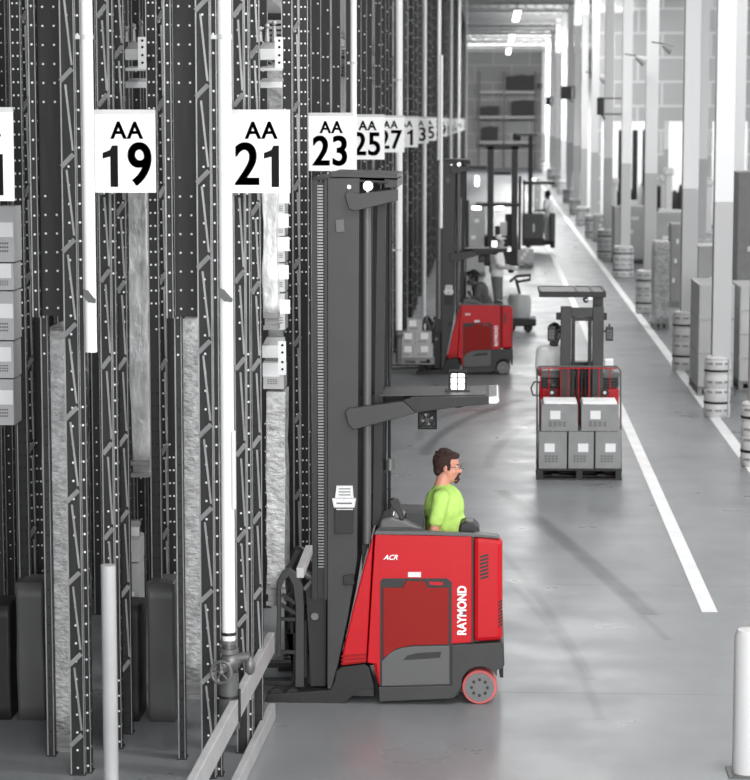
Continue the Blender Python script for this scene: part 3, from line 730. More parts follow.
    f.tube([(cx-s_, yf, cz-s_), (cx+s_, yf, cz-s_), (cx+s_, yf, cz+s_), (cx-s_, yf, cz+s_)], .008, 6, True)
    f.box(cx-s_, cx+s_, yf+.05, yf+.06, cz-s_, cz+s_)
    for k in range(4):
        a4 = k*PI/2+PI/4; f.cyl((cx, yf, cz), (cx+s_*1.25*math.cos(a4), yf, cz+s_*1.25*math.sin(a4)), .005, n=6)
    f.tube([(cx+s_*.8*math.cos(k*PI/10), yf, cz+s_*.8*math.sin(k*PI/10)) for k in range(20)], .005, 6, True)
    f.cyl((cx, yf-.005, cz), (cx, yf+.05, cz), .018); f.cyl((cx+.02, yf+.03, cz+s_), (cx+.02, yf+.03, cz+s_+.06), .012); fo = f.build('cooling_fan', 'black', r)
    f = MB()
    for k in range(4):
        a4 = k*PI/2; f.prism([(cx+.015*math.cos(a4+.5), cz+.015*math.sin(a4+.5)), (cx+s_*.7*math.cos(a4), cz+s_*.7*math.sin(a4)), (cx+s_*.72*math.cos(a4+.6), cz+s_*.72*math.sin(a4+.6))], yf+.02, yf+.026)
    f.build('fan_blades', 'hub', fo)
    t = MB(); p = q(457, 409); t.ell((p[0], -.2, p[1]), (.07, .07, .035)); t.box(p[0]-.07, p[0]+.03, -.27, -.15, p[1], p[1]+.03); t.cyl((p[0]-.07, -.2, p[1]+.01), (p[0]-.13, -.2, p[1]+.03), .012); t.build('guard_light', 'black', r, smooth=True)
    # deck, console, controls, backrest pad
    P('deck_trim', [(373.5, 534.5), (376, 530.8), (430, 531.5), (472, 533.6), (495, 536), (500, 538.8), (472, 536.6), (430, 535.2)], yn-.004, yn+.05, 'tmid', .003)
    P('deck_top', [(374, 545), (377, 529), (424, 530), (424, 545)], yn+.05, hw_, 'tgrey', .006)
    P('rear_deck', [(473, 536.5), (474, 534), (497, 536.6), (500, 538.5)], yn+.02, yn+.14, 'tmid', .004)
    P('console', [(378, 531), (380, 521), (391, 518), (405, 522), (424, 531)], -.5, -.1, 'tmid', .02)
    P('rear_pad', [(458, 535), (460, 527), (466, 524.5), (473, 525.5), (478, 530), (480, 536), (458, 537)], -.42, -.22, 'black', .015)
    P('seat_side', [(404, 532), (404, 517.5), (423, 517.5), (424, 532)], -.4, -.2, 'black', .01)
    t = MB()
    pts = [q(389, 503), q(393, 501.5), q(398, 502), q(404, 522), q(400.5, 523.5), q(395, 513), q(391, 510)]
    t.prism([(p_[0], p_[1]+.01) for p_ in pts], -.5, -.42); t.build('display_unit', 'black', r, bevel=.006)
    t = MB(); p0 = q(391.5, 525); p1 = q(394, 512); t.cyl((p0[0], -.42, p0[1]), (p1[0], -.40, p1[1]), .014, .01); t.build('control_lever', 'steel', r, smooth=True)
    t = MB(); t.ell((p0[0], -.42, p0[1]-.01), (.024, .024, .03)); t.build('lever_boot', 'black', r, smooth=True)
    t = MB(); t.ell((p1[0], -.41, p1[1]+.004), (.013, .013, .016)); t.build('lever_button', 'green', r, smooth=True)
    t = MB(); p = q(408, 528.5); t.prism([(p[0]-.02, p[1]), (p[0]+.05, p[1]-.01), (p[0]+.04, p[1]+.01), (p[0]-.01, p[1]+.025)], -.45, -.38); t.build('hand_hold', 'black', r, bevel=.004)
    t = MB(); x = q(379, 500)[0]; t.cyl((x, -.2, q(379, 532)[1]), (x, -.2, q(379, 470)[1]), .012, n=8); x2 = q(383, 500)[0]; t.cyl((x2, -.1, q(379, 532)[1]), (x2, -.1, q(379, 470)[1]), .009, n=8)
    t.bar((q(363, 483)[0], -.15, q(363, 483)[1]), (q(384, 480)[0], -.15, q(384, 480)[1]), .02, .02); t.bar((q(368, 505)[0], -.15, q(363, 505)[1]), (q(378, 505)[0], -.15, q(378, 505)[1]), .05, .05); t.build('accessory_pole', 'tdark', r)
    t = MB(); x = q(387.5, 472)[0]; t.cyl((x, -.15, q(387, 478.5)[1]), (x, -.15, q(387, 467)[1]), .034, n=18); t.build('pole_lamp', 'hub', r, smooth=True)
    t = MB(); t.tube([(q(379, 531)[0], -.3, q(379, 531)[1]), (q(377, 520)[0], -.32, q(377, 522)[1]), (q(381, 512)[0], -.3, q(381, 513)[1])], .012); t.build('console_cable', 'rub', r)
    # vents
    for k in range(7):
        P('vent_slot', [(480, 556+k*3.6), (488.5, 553.5+k*3.6), (488.5, 555.6+k*3.6), (480, 558.1+k*3.6)], yn-.003, yn+.003, 'black')
    for k in range(8):
        P('vent_slot', [(498.5, 601.5+k*3.4), (502.2, 599.5+k*3.4), (502.2, 601.3+k*3.4), (498.5, 603.3+k*3.4)], yn-.001, yn+.02, 'black')
    # reach carriage, load backrest and forks
    P('reach_plate', [(304, 590), (308, 583), (324, 583), (326, 592), (325, 690), (309, 690), (307, 640)], yn+.1, yn+.16, 'tdark', .006)
    P('reach_plate', [(304, 590), (308, 583), (324, 583), (326, 592), (325, 690), (309, 690), (307, 640)], hw_-.16, hw_-.1, 'tdark', .006)
    P('mast_foot', [(306, 660), (331, 660), (334, 690), (306, 690)], yn+.16, hw_-.16, 'black', .006)
    for (px, py, rr_) in ((314, 618.5, .028), (320, 586, .022)):
        t = MB(); p = q(px, py); t.cyl((p[0], yn+.07, p[1]), (p[0], yn+.12, p[1]), rr_, n=16); t.build('pivot_pin', 'hub', r, smooth=True)
    t = MB(); p0, p1 = q(303, 576), q(321, 588); t.cyl((p0[0], yn+.12, p0[1]), (p1[0], yn+.12, p1[1]), .03, n=14); t.build('tilt_cylinder', 'tmid', r, smooth=True); t = MB(); t.cyl((p0[0], hw_-.12, p0[1]), (p1[0], hw_-.12, p1[1]), .03, n=14)
    p0, p1 = q(303, 592), q(311, 583); t.bar((p0[0], yn+.1, p0[1]), (p1[0], yn+.1, p1[1]), .03, .025); t.build('tilt_cylinder', 'tmid', r, smooth=True)
    for yy in (yn+.08, hw_-.14):
        P('backrest_frame', [(276, 583), (281, 574), (288, 570.5), (296, 576), (302, 588), (303, 610), (303, 690), (294, 690), (294.5, 610), (292, 588), (287.5, 579), (283, 583), (279.5, 592), (279.5, 660), (275, 660)], yy, yy+.06, 'tgrey', .006)
    t = MB()
    for (a, b_) in (((281, 597), (294, 606)), ((279, 607), (296, 617)), ((279, 622), (296, 622)), ((279, 655), (296, 655))):
        pa_, pb_ = q(*a), q(*b_); t.bar((pa_[0], yn+.1, pa_[1]), (pb_[0], yn+.1, pb_[1]), .025, .025)
    for py in (577, 622, 660):
        p = q(287 if py < 600 else 297, py); t.bar((p[0], yn+.1, p[1]), (p[0], hw_-.1, p[1]), .04, .05)
    for k in range(5):
        p = q(289, 600); y = -.32+k*.16; t.bar((p[0], y, q(289, 575)[1]), (p[0], y, q(289, 655)[1]), .02, .02, (1, 0, 0))
    t.build('backrest_bars', 'tdark', r)
    for yy in (-.34, .22):
        P('fork', [(284, 640), (290, 640), (290, 683), (288, 688), (240, 688), (200, 690.5), (200, 692.5), (290, 693), (296, 686), (296, 640)], yy, yy+.12, 'tdark', .004)
    P('carriage', [(294, 625), (306, 625), (306, 684), (294, 684)], yn+.16, hw_-.16, 'tdark', .01)
    # lettering
    p = q(462.3, 610.5); tx = text_mesh('maker_lettering', 'RAYMOND', .088, 'white', r, (p[0], yn-.003, p[1]), rot=(PI/2, -PI/2, 0), sx=.82, off=.003)
    p = q(390.5, 557.5); text_mesh('model_lettering', 'ACR', .050, 'white', r, (p[0], yn-.003, p[1]), sx=1.0, off=.001, shear=.35)
    return r
T1 = (OX, Y1+.55, 0)
truck1 = reach_truck('large red reach truck in the foreground with tall grey mast facing the racks', T1, 0)
b2 = PZ(493, 375)
truck2 = reach_truck('smaller red reach truck behind the near one, carrying cartons toward the racks', (PX(512.5, 340, 38.0).x-.93*(q(502.5, 600)[0]), 38.0+.51, 0), 0)
truck2.scale = (.93,)*3
for o_ in truck2.children:
    if o_.name.startswith('drive_wheel') or o_.name.startswith('lever_button'): o_.data.materials[0] = M['rub']

# ------------------------------------------------------------------ people
def person(label, loc, rz, sh, skin, hair, shirt, trou, cfg=None, vox=.009, beard=False, glasses=False, cap_=False, scale=1., hairlen=0, sleeve=.55, fat=1.):
    c = dict(hip=(0, 0, .90), chest=(.0, 0, 1.28), neck=(0.01, 0, 1.46), head=(.045, 0, 1.60),
             shL=(0, .185, 1.40), shR=(0, -.185, 1.40), elL=(.0, .25, 1.12), elR=(.0, -.25, 1.12), wrL=(.16, .22, .92), wrR=(.16, -.22, .92),
             knL=(.03, .1, .48), knR=(.03, -.1, .48), anL=(-.02, .11, .09), anR=(-.02, -.11, .09), hd=0., nod=0.)
    if cfg: c.update(cfg)
    V = {k: Vector(v) if isinstance(v, tuple) else v for k, v in c.items()}
    r = thing('person', label, 'person', loc, rz); r.scale = (scale,)*3
    b = MB()
    hc = V['head']; Rh = Matrix.Rotation(V['hd'], 3, 'Z') @ Matrix.Rotation(V['nod'], 3, 'Y')
    def hp(x, y, z): return hc+Rh @ Vector((x, y, z))
    b.ell(hp(-.012, 0, .035), (.098, .077, .088), Rh); b.ell(hp(.022, 0, -.03), (.066, .060, .088), Rh)
    b.ell(hp(.028, 0, -.082), (.052, .046, .034), Rh); b.ell(hp(.072, 0, -.098), (.018, .022, .016), Rh)
    b.cap(hp(.082, 0, .012), .009, hp(.104, 0, -.026), .013, 10); b.ell(hp(.094, 0, -.032), (.013, .019, .009), Rh, 10)
    b.ell(hp(.076, 0, .028), (.014, .046, .010), Rh, 10); b.ell(hp(.083, 0, -.056), (.010, .022, .006), Rh, 10); b.ell(hp(.081, 0, -.066), (.010, .020, .007), Rh, 10)
    for s in (1, -1):
        b.ell(hp(-.008, s*.078, -.012), (.019, .008, .032), Rh @ Matrix.Rotation(s*.35, 3, 'Z'), 10)
        b.ell(hp(.055, s*.04, -.03), (.022, .02, .02), Rh, 10)
    b.cap(V['neck']+Vector((-.01, 0, -.03)), .062, hp(-.018, 0, -.05), .055)
    # trunk
    ch, hi = V['chest'], V['hip']
    b.ell(ch, (.105, .16, .17)); b.ell(hi, (.10, .15, .13)); b.cap(ch, .10, hi, .10); b.cap(V['shL'], .055, V['shR'], .055)
    hand = MB()
    for S, s in (('L', 1), ('R', -1)):
        sh_, el, wr = V['sh'+S], V['el'+S], V['wr'+S]
        b.cap(sh_, .052, el, .038); b.cap(el, .040, wr, .026)
        kn, an = V['kn'+S], V['an'+S]; ht = hi+Vector((0, s*.085, -.04))
        b.cap(ht, .083, kn, .055); b.cap(kn, .053, an, .038)
        # hand: palm, four fingers curled, thumb from the side of the palm
        d = (wr-el).normalized(); side = d.cross(Vector((0, 0, 1)))
        if side.length < .2: side = Vector((0, 1, 0))
        side.normalize(); up = side.cross(d)
        b.cap(wr, .026, wr+d*.045, .028)
        for k in range(4):
            base = wr+d*.075+side*((k-1.5)*.021)
            b.cap(wr+d*.03+side*((k-1.5)*.015), .013, base, .011, 8)
            L_ = (.036, .042, .040, .031)[k]; m1 = base+d*L_*.9-up*.012; m2 = m1+d*L_*.45-up*.026
            b.cap(base, .0100, m1, .0093, 8); b.cap(m1, .0093, m2, .0085, 8)
        tb = wr+d*.025-side*s*.03; t1 = tb+d*.03-side*s*.022-up*.008; t2 = t1+d*.026-side*s*.004-up*.010
        b.cap(wr+d*.012, .016, tb, .014, 8); b.cap(tb, .013, t1, .011, 8); b.cap(t1, .011, t2, .0095, 8)
    body = remeshed(b, 'body', skin, r, vox, 3)
    # clothes
    s_ = MB(); s_.ell(ch+Vector((-.005, 0, 0)), (.138*fat, .182, .185)); s_.ell(hi+Vector((0, 0, .05)), (.125, .17, .10)); s_.cap(ch+Vector((.01, 0, -.05)), .122, hi+Vector((.01, 0, .06)), .125)
    s_.ell(ch+Vector((0.01, 0, -.14)), (.142*fat, .165, .16))
    s_.cap(V['shL'], .068, V['shR'], .068); s_.cap(V['neck']+Vector((-.01, 0, -.06)), .075, ch, .10)
    for S in 'LR':
        e = V['sh'+S]+(V['el'+S]-V['sh'+S])*sleeve*1.3; s_.cap(V['sh'+S], .070, e, .058)
    for i in range(26):
        a = random.random()*2*PI; z = random.random(); c_ = hi.lerp(ch, z)
        s_.cap(c_+Vector((.112*math.cos(a), .15*math.sin(a), -.03)), .013, c_+Vector((.116*math.cos(a+.5), .155*math.sin(a+.5), .09)), .008, 6)
    remeshed(s_, 'shirt', shirt, r, .012, 3)
    s_ = MB(); s_.ell(hi+Vector((0, 0, -.02)), (.118, .162, .12))
    for S, s in (('L', 1), ('R', -1)):
        kn, an = V['kn'+S], V['an'+S]; ht = hi+Vector((0, s*.085, -.04)); s_.cap(ht, .098, kn, .07); s_.cap(kn, .069, an+Vector((0, 0, .02)), .06)
    remeshed(s_, 'trousers', trou, r, .014, 3)
    for S, s in (('L', 1), ('R', -1)):
        an = V['an'+S]; f = MB(); f.ell(an+Vector((.06, 0, -.045)), (.14, .05, .045)); f.ell(an+Vector((0, 0, -.02)), (.06, .05, .06)); f.box(an.x-.07, an.x+.19, an.y-.045, an.y+.045, an.z-.09, an.z-.07)
        remeshed(f, 'shoe', 'shoe', r, .01, 3)
    h = MB()
    if hair:
        h.ell(hp(-.030, 0, .040), (.092, .085, .094), Rh); h.ell(hp(-.002, 0, .088), (.090, .072, .042), Rh); h.ell(hp(.052, 0, .094), (.040, .052, .022), Rh)
        h.ell(hp(-.062, 0, -.02), (.050, .064, .062), Rh)
        for s in (1, -1): h.ell(hp(.020, s*.070, .012), (.014, .010, .036), Rh, 10)
        for i in range(60):
            a = random.random()*2*PI; e = random.uniform(.15, 1.5); p = Vector((-.030+.092*math.cos(a)*math.cos(e), .084*math.sin(a)*math.cos(e), .045+.094*math.sin(e)))
            if p.x > .03 and p.z < .09: continue
            h.ell(hp(*p), (.013, .013, .010), Rh, 6)
        remeshed(h, 'hair', hair, body, .007, 1)
    if beard:
        g = MB(); g.cap(hp(.088, 0, -.088), .014, hp(.072, 0, -.106), .020); g.cap(hp(.070, .03, -.09), .009, hp(.088, .024, -.062), .007); g.cap(hp(.070, -.03, -.09), .009, hp(.088, -.024, -.062), .007)
        g.cap(hp(.093, .022, -.050), .0075, hp(.101, 0, -.045), .008); g.cap(hp(.093, -.022, -.050), .0075, hp(.101, 0, -.045), .008)
        for s in (1, -1): g.cap(hp(.088, s*.022, -.058), .007, hp(.082, s*.022, -.085), .007)
        remeshed(g, 'goatee', hair, body, .004, 1)
    e = MB(); e.mi = 0
    for s in (1, -1): e.ell(hp(.074, s*.030, .008), (.012, .014, .010), Rh, 12)
    e.mi = 1
    for s in (1, -1): e.ell(hp(.084, s*.030, .008), (.004, .006, .006), Rh, 8)
    e.build('eyes', ['eyew', 'iris'], body, smooth=2)
    e = MB()
    for s in (1, -1): e.cap(hp(.086, s*.016, .027), .004, hp(.076, s*.048, .030), .003, 6)
    e.build('eyebrows', hair or 'hairb', body)
    if glasses:
        g = MB()
        for s in (1, -1):
            g.tube([hp(.100, s*.031+.022*math.cos(t*PI/6), .006+.015*math.sin(t*PI/6)) for t in range(12)], .0016, 6, True)
            g.cyl(hp(.099, s*.053, .01), hp(-.005, s*.080, .008), .0018, n=6)
        g.cyl(hp(.101, -.009, .008), hp(.101, .009, .008), .0018, n=6); g.build('glasses', 'tmid', body)
    if cap_:
        g = MB(); g.ell(hp(-.012, 0, .06), (.105, .085, .08), Rh); g.ell(hp(.09, 0, .06), (.06, .06, .008), Rh); remeshed(g, 'cap', cap_, body, .008, 2)
    return r
# driver of the near truck
py_ = 16.87
hx = PX(447.0, 467, py_)
sc1 = 1.0
base_z = q(440, 690)[1]
H_ = PX(446, 450, py_).z
sc1 = (H_-base_z)/1.735
cx1 = PX(443, 500, py_).x
person('man in a lime green t-shirt with brown hair and goatee standing in the near truck', (cx1, py_, base_z+.003), 0,
       0, 'skin', 'hair', 'lime', 'jeans', dict(head=(.035, 0, 1.600), elL=(-.03, .25, 1.13), elR=(-.065, -.225, 1.13), wrR=(.06, -.19, 1.02), wrL=(.10, .2, 1.02), neck=(.0, 0, 1.475), chest=(.015, 0, 1.29), hd=math.radians(-6), nod=math.radians(3), shR=(-.01, -.19, 1.385), shL=(-.01, .19, 1.385)), vox=.0065, beard=True, glasses=True, scale=sc1, sleeve=.52, fat=1.14)
# driver of second truck: leans forward to the left
Y2 = 38.9; p = PX(482, 300, Y2)
s2 = 1.0
person('man in a dark shirt leaning toward the mast in the smaller red truck', (PX(488, 300, Y2).x, Y2-.2, .12), PI, 0, 'skind', 'hairb', 'dshirt', 'dtrou',
       dict(chest=(.13, 0, 1.2), neck=(.22, 0, 1.33), head=(.27, 0, 1.44), shL=(.17, .19, 1.29), shR=(.17, -.19, 1.29), elL=(.2, .27, 1.06), elR=(.2, -.27, 1.06), wrL=(.38, .2, 1.07), wrR=(.38, -.2, 1.07), hd=.25), vox=.012)
# standing man in white at the pallet truck
Y4 = 46.2
person('man in a white t-shirt and jeans standing at the tiller of a pallet truck', (PX(497, 260, Y4).x, Y4, .15), math.radians(-12), 0, 'skinm', 'hairb', 'wshirt', 'jeans',
       dict(wrR=(.30, -.16, 1.08), elR=(.08, -.24, 1.12), wrL=(.30, .16, 1.08), elL=(.08, .24, 1.12)), vox=.012, scale=1.02, cap_='wshirt')
# truck three driver
Y3 = 27.9
p3 = PX(552, 320, Y3)
person('man in a white shirt standing at the left of the truck carrying grey cartons', (PX(554, 340, Y3+.35).x, Y3+.35, .0), math.radians(-78), 0, 'skind', 'hairb', 'wshirt', 'dtrou',
       dict(elR=(.05, -.20, 1.12), elL=(.12, .20, 1.14), wrL=(.25, .12, 1.05), wrR=(.25, -.12, 1.05), shL=(0, .155, 1.385), shR=(0, -.155, 1.385), head=(.045, .0, 1.585)), vox=.011, scale=1.0, fat=.9)
Y5 = 74.
person('man in a white shirt standing on the rear platform of the farthest truck', (PX(548, 240, Y5).x, Y5, .22), math.radians(150), 0, 'skind', 'hairb', 'wshirt', 'trou', dict(wrR=(.3, -.2, 1.1), wrL=(.3, .2, 1.1)), vox=.014, scale=1.0)

# ------------------------------------------------------------------ cartons on truck 2's forks
Yc = 37.72
def c2(x0, x1, y0, y1, lab, dy=0, depth=.3):
    a = PX(x0, y1, Yc+dy); b = PX(x1, y0, Yc+dy); carton(None, b.x-a.x-.004, depth, b.z-a.z-.004, ((a.x+b.x)/2, Yc+dy+depth/2, a.z+.002), lab, 'cartons on the smaller truck')
c2(407, 422, 319.5, 332, 'grey carton alone on top of the load on the smaller red truck')
c2(402, 415, 332, 345, 'grey carton in the middle row on the smaller red truck, left one')
c2(415, 431.5, 332, 345, 'grey carton in the middle row on the smaller red truck, right one')
c2(401, 413, 345, 358, 'grey carton in the bottom row on the smaller red truck, left one')
c2(413, 433, 345, 358, 'grey carton in the bottom row on the smaller red truck, right one')
a = PX(418, 365, Yc+.25); pr = thing('pallet', 'wooden pallet under the cartons on the smaller red truck', 'pallet', (a.x, Yc+.16, PX(418, 364.5, Yc).z))
pallet(pr, .56, .31, .1)

# ------------------------------------------------------------------ truck three (front view, load toward the camera)
Y3 = 26.9
def z3(py, dy=0): return PX(580, py, Y3+dy).z
def x3(px, dy=0): return PX(px, 400, Y3+dy).x
cx3 = x3(579.5)
t3 = thing('counterbalance_truck', 'red truck facing the camera behind two rows of grey cartons', 'forklift', (cx3, Y3+.75, 0))
def L3(px, dy=.75): return x3(px, dy)-cx3
def B3(name, px0, px1, py0, py1, y0, y1, m, bev=.004, parent=None):
    """y0,y1 local (0 = Y3+.75)"""
    dy = .75+y0
    b = MB(); b.box(L3(px0, dy), L3(px1, dy), y0, y1, max(PX(580, py1, Y3+dy).z, 0.0), PX(580, py0, Y3+dy).z); return b.build(name, m, parent or t3, bevel=bev)
# mast
B3('mast_rail', 560, 570.5, 307, 458, 0, .14, 'tgrey'); B3('mast_rail', 592, 603, 307, 458, 0, .14, 'tgrey')
B3('inner_rail', 571, 574.5, 314, 458, .03, .12, 'tdark'); B3('inner_rail', 587.5, 591, 314, 458, .03, .12, 'tdark')
B3('mast_crossbar', 570.5, 592, 308, 317, .01, .1, 'tgrey'); B3('mast_crossbar', 571, 592, 317.5, 321, .05, .12, 'black')
B3('mast_crossbar', 555.5, 560, 313, 320, .02, .1, 'tdark'); B3('mast_crossbar', 603, 606, 313, 320, .02, .1, 'tdark')
m = MB()
for px in (577, 581.5, 585.5): m.cyl((L3(px), .07, .3), (L3(px), .07, z3(366, .8)), .018)
m.build('lift_cylinder', 'tdark', t3, smooth=True)
# overhead guard
zt = PX(570, 291, Y3+1.0).z
g = MB(); x0g, x1g = L3(538, 1.0), L3(604.5, 1.0)
g.box(x0g, x1g, .15, .2, zt-.07, zt); g.box(x0g, x1g, 1.1, 1.15, zt-.04, zt)
for k in range(4):
    xx = x0g+(x1g-x0g)*(0, .55, .78, 1)[k]; g.box(min(xx, x1g-.03), min(xx, x1g-.03)+.03, .2, 1.1, zt-.04, zt+.004)
g.build('overhead_guard', 'tdark', t3, bevel=.004)
m = MB(); m.box(x0g+.03, x1g-.03, .2, 1.1, zt-.02, zt-.008); m.build('guard_sheet', 'black', t3)
m = MB(); m.box(L3(593, 1.0), L3(603, 1.0), .45, .6, z3(398, .8), zt-.04); m.build('guard_pillar', 'tgrey', t3, bevel=.004)
m = MB(); m.ell((L3(585, 1.), .3, zt-.11), (.04, .04, .04)); m.box(L3(583, 1.), L3(591, 1.), .28, .34, zt-.1, zt-.06); m.build('guard_light', 'steel', t3, smooth=True)
# work lamps
for px in (551.5, 609.5):
    m = MB(); p = PX(px, 334, Y3+.6); m.box(p.x-cx3-.045, p.x-cx3+.045, -.15, -.08, p.z-.085, p.z+.085); m.cyl((p.x-cx3, -.11, p.z+.08), (p.x-cx3, -.11, p.z+.12), .012); m.box(min(p.x-cx3, 0), max(p.x-cx3, 0), -.1, -.085, p.z+.03, p.z+.045) if 0 else None
    s = 1 if px > 580 else -1; m.bar((p.x-cx3, -.1, p.z+.02), (L3(560 if s < 0 else 603), .02, p.z+.02), .02, .02)
    o = m.build('work_lamp', 'black', t3, bevel=.006)
    m = MB()
    for i in range(3):
        for j in range(2): m.box(p.x-cx3-.03+j*.033, p.x-cx3-.003+j*.033, -.155, -.15, p.z-.055+i*.037, p.z-.027+i*.037)
    m.build('lamp_lens', 'tmid', o)
# body behind mast
B3('truck_body', 540, 619, 388, 455, .28, 1.0, 'red', .03); B3('hood', 540, 619, 372, 379, .28, 1.0, 'tmid', .02)
for k in range(3): B3('grille_bar', 541, 618.5, 379.3+k*3, 381.3+k*3, .27, .98, 'black', .002)
B3('hood_core', 543, 616, 379, 389, .3, .98, 'tdark', .002)
B3('instrument_panel', 571, 592, 362, 372, .4, .6, 'black', .01); B3('document_tray', 604, 613, 359.5, 368, .5, .65, 'white', .01)
B3('chassis', 542, 618, 455, 476, .2, 1.0, 'tdark', .02)
for px in (552, 605):
    m = MB(); p = PX(px, 393, Y3+.7); m.cyl((p.x-cx3, -.02, p.z), (p.x-cx3, .02, p.z), .05, n=18); m.build('tilt_joint', 'tdark', t3, smooth=True); 
    m = MB(); m.cyl((p.x-cx3, -.03, p.z), (p.x-cx3, -.02, p.z), .02); m.build('pivot_pin', 'steel', t3)
for px in (548, 612):
    m = MB(); x = L3(px, 1.3); m.cyl((x-.05, .6, .11), (x+.05, .6, .11), .109, n=24); m.build('wheel', 'rub', t3, smooth=True)
# load backrest: red rod frame
def RB(pts, rr_=.008): 
    m = MB(); m.tube([((PX(a, b, Y3+.55).x-cx3), -.2, PX(a, b, Y3+.55).z) for a, b in pts], rr_); return m
RB([(537, 470), (537, 369), (539, 366.5), (617, 366.5), (620.5, 371), (621, 470)], .011).build('load_backrest', 'tmid', t3, smooth=True)
for px in (540.5, 549, 560.5, 568, 578.5, 589, 599, 610):
    RB([(px, 368), (px, 402)], .006).build('backrest_bar', 'red', t3)
RB([(539, 368.3), (617, 368.3)], .008).build('backrest_bar', 'red', t3)
for px in (556, 602): B3('fork', px-4, px+4, 474, 476.5, -.75, -.1, 'tdark', .002); 
B3('carriage', 545, 614, 440, 446, -.16, -.05, 'tdark'); B3('carriage', 545, 614, 464, 472, -.16, -.05, 'tdark')
m = MB(); m.tube([((PX(a, b, Y3+1.2).x-cx3), .45, PX(a, b, Y3+1.2).z) for a, b in ((540, 382), (534, 382), (531, 388), (533, 395), (540, 396))], .011); m.build('side_handle', 'black', t3, smooth=True)
# cartons
def c3(x0, x1, y0, y1, lab, depth=.6):
    a = PX(x0, y1, Y3-.1); b = PX(x1, y0, Y3-.1); carton(None, b.x-a.x-.01, depth-.06, b.z-a.z-.004, ((a.x+b.x)/2, Y3-.1+depth/2, a.z+.002), lab, 'cartons on the truck facing the camera', m='card2')
YL = Y3-.1
c3(541, 578.5, 405, 431.5, 'grey labelled carton, left of the upper two on the truck facing the camera')
c3(581, 619, 405, 431.5, 'grey labelled carton, right of the upper two on the truck facing the camera')
c3(538.5, 567.5, 432, 469, 'grey labelled carton, left of the lower three on the truck facing the camera')
c3(568, 594.5, 432, 469, 'grey labelled carton, middle of the lower three on the truck facing the camera')
c3(595, 622, 432, 469, 'grey labelled carton, right of the lower three on the truck facing the camera')
for x0_, x1_, nm in ((544, 577, 'left'), (583, 617, 'right')):
    a = PX(x0_, 404.5, YL); b = PX(x1_, 401.5, YL); m = MB(); m.box(a.x-(a.x+b.x)/2, b.x-(a.x+b.x)/2, .05, .5, 0, .03)
    tag(m.build('paper_bundle', 'white', None, loc=((a.x+b.x)/2, YL, PX(560, 405, YL).z+.002), bevel=.006), 'flat white bundle lying on the upper %s carton' % nm, 'bundle')
a = PX(579.5, 478, YL); z_ = PX(580, 469, YL).z
pr = thing('pallet', 'dark wooden pallet under the cartons on the truck facing the camera', 'pallet', (x3(580, -.1), Y3+.2, 0.0)); pallet(pr, 1.0, .62, z_-.002, m='tdark')

# ------------------------------------------------------------------ pallet truck with tiller (behind truck two)
Y4 = 46.0; x4 = PX(523, 320, Y4).x
t4 = thing('pallet_truck', 'grey pallet truck with rounded hood beside the man in white', 'forklift', (x4, Y4, 0))
def L4(px, py, dy=0): p = PX(px, py, Y4+dy); return p.x-x4, p.z
a = L4(510, 318); b = L4(529, 294)
m = MB(); m.lathe([(.21, .25), (.23, .4), (.23, b[1]-.12), (.2, b[1]-.02), (.1, b[1])], (a[0]+.19, .1, 0)); m.build('motor_hood', 'bin', t4, smooth=True)
m = MB(); m.box(L4(505, 320)[0], L4(536, 320)[0], -.3, .4, .12, .27); m.build('chassis', 'tdark', t4, bevel=.03)
m = MB(); m.box(L4(488, 320)[0], L4(506, 320)[0], -.3, .4, .1, .145); m.build('step_platform', 'rub', t4, bevel=.01)
for px in (511, 528):
    m = MB(); x = L4(px, 320)[0]; m.cyl((x, -.25, .09), (x, -.12, .09), .089, n=20); m.build('wheel', 'rub', t4, smooth=True)
for px in (491, 497):
    m = MB(); x = L4(px, 320)[0]; m.cyl((x, -.2, .06), (x, -.12, .06), .059, n=20); m.build('caster', 'rub', t4, smooth=True)
m = MB(); p0 = L4(520, 295); p1 = L4(516, 279); m.cyl((p0[0], .1, p0[1]), (p1[0], .0, p1[1]), .03); 
m.tube([(L4(510, 281)[0], -.15, L4(510, 281)[1]), (L4(516, 276)[0], -.1, L4(516, 276)[1]), (L4(530, 275)[0], 0, L4(530, 275)[1]), (L4(530, 280)[0], .1, L4(530, 280)[1]), (L4(516, 282)[0], 0, L4(516, 282)[1])], .028); m.build('tiller', 'black', t4, smooth=True)

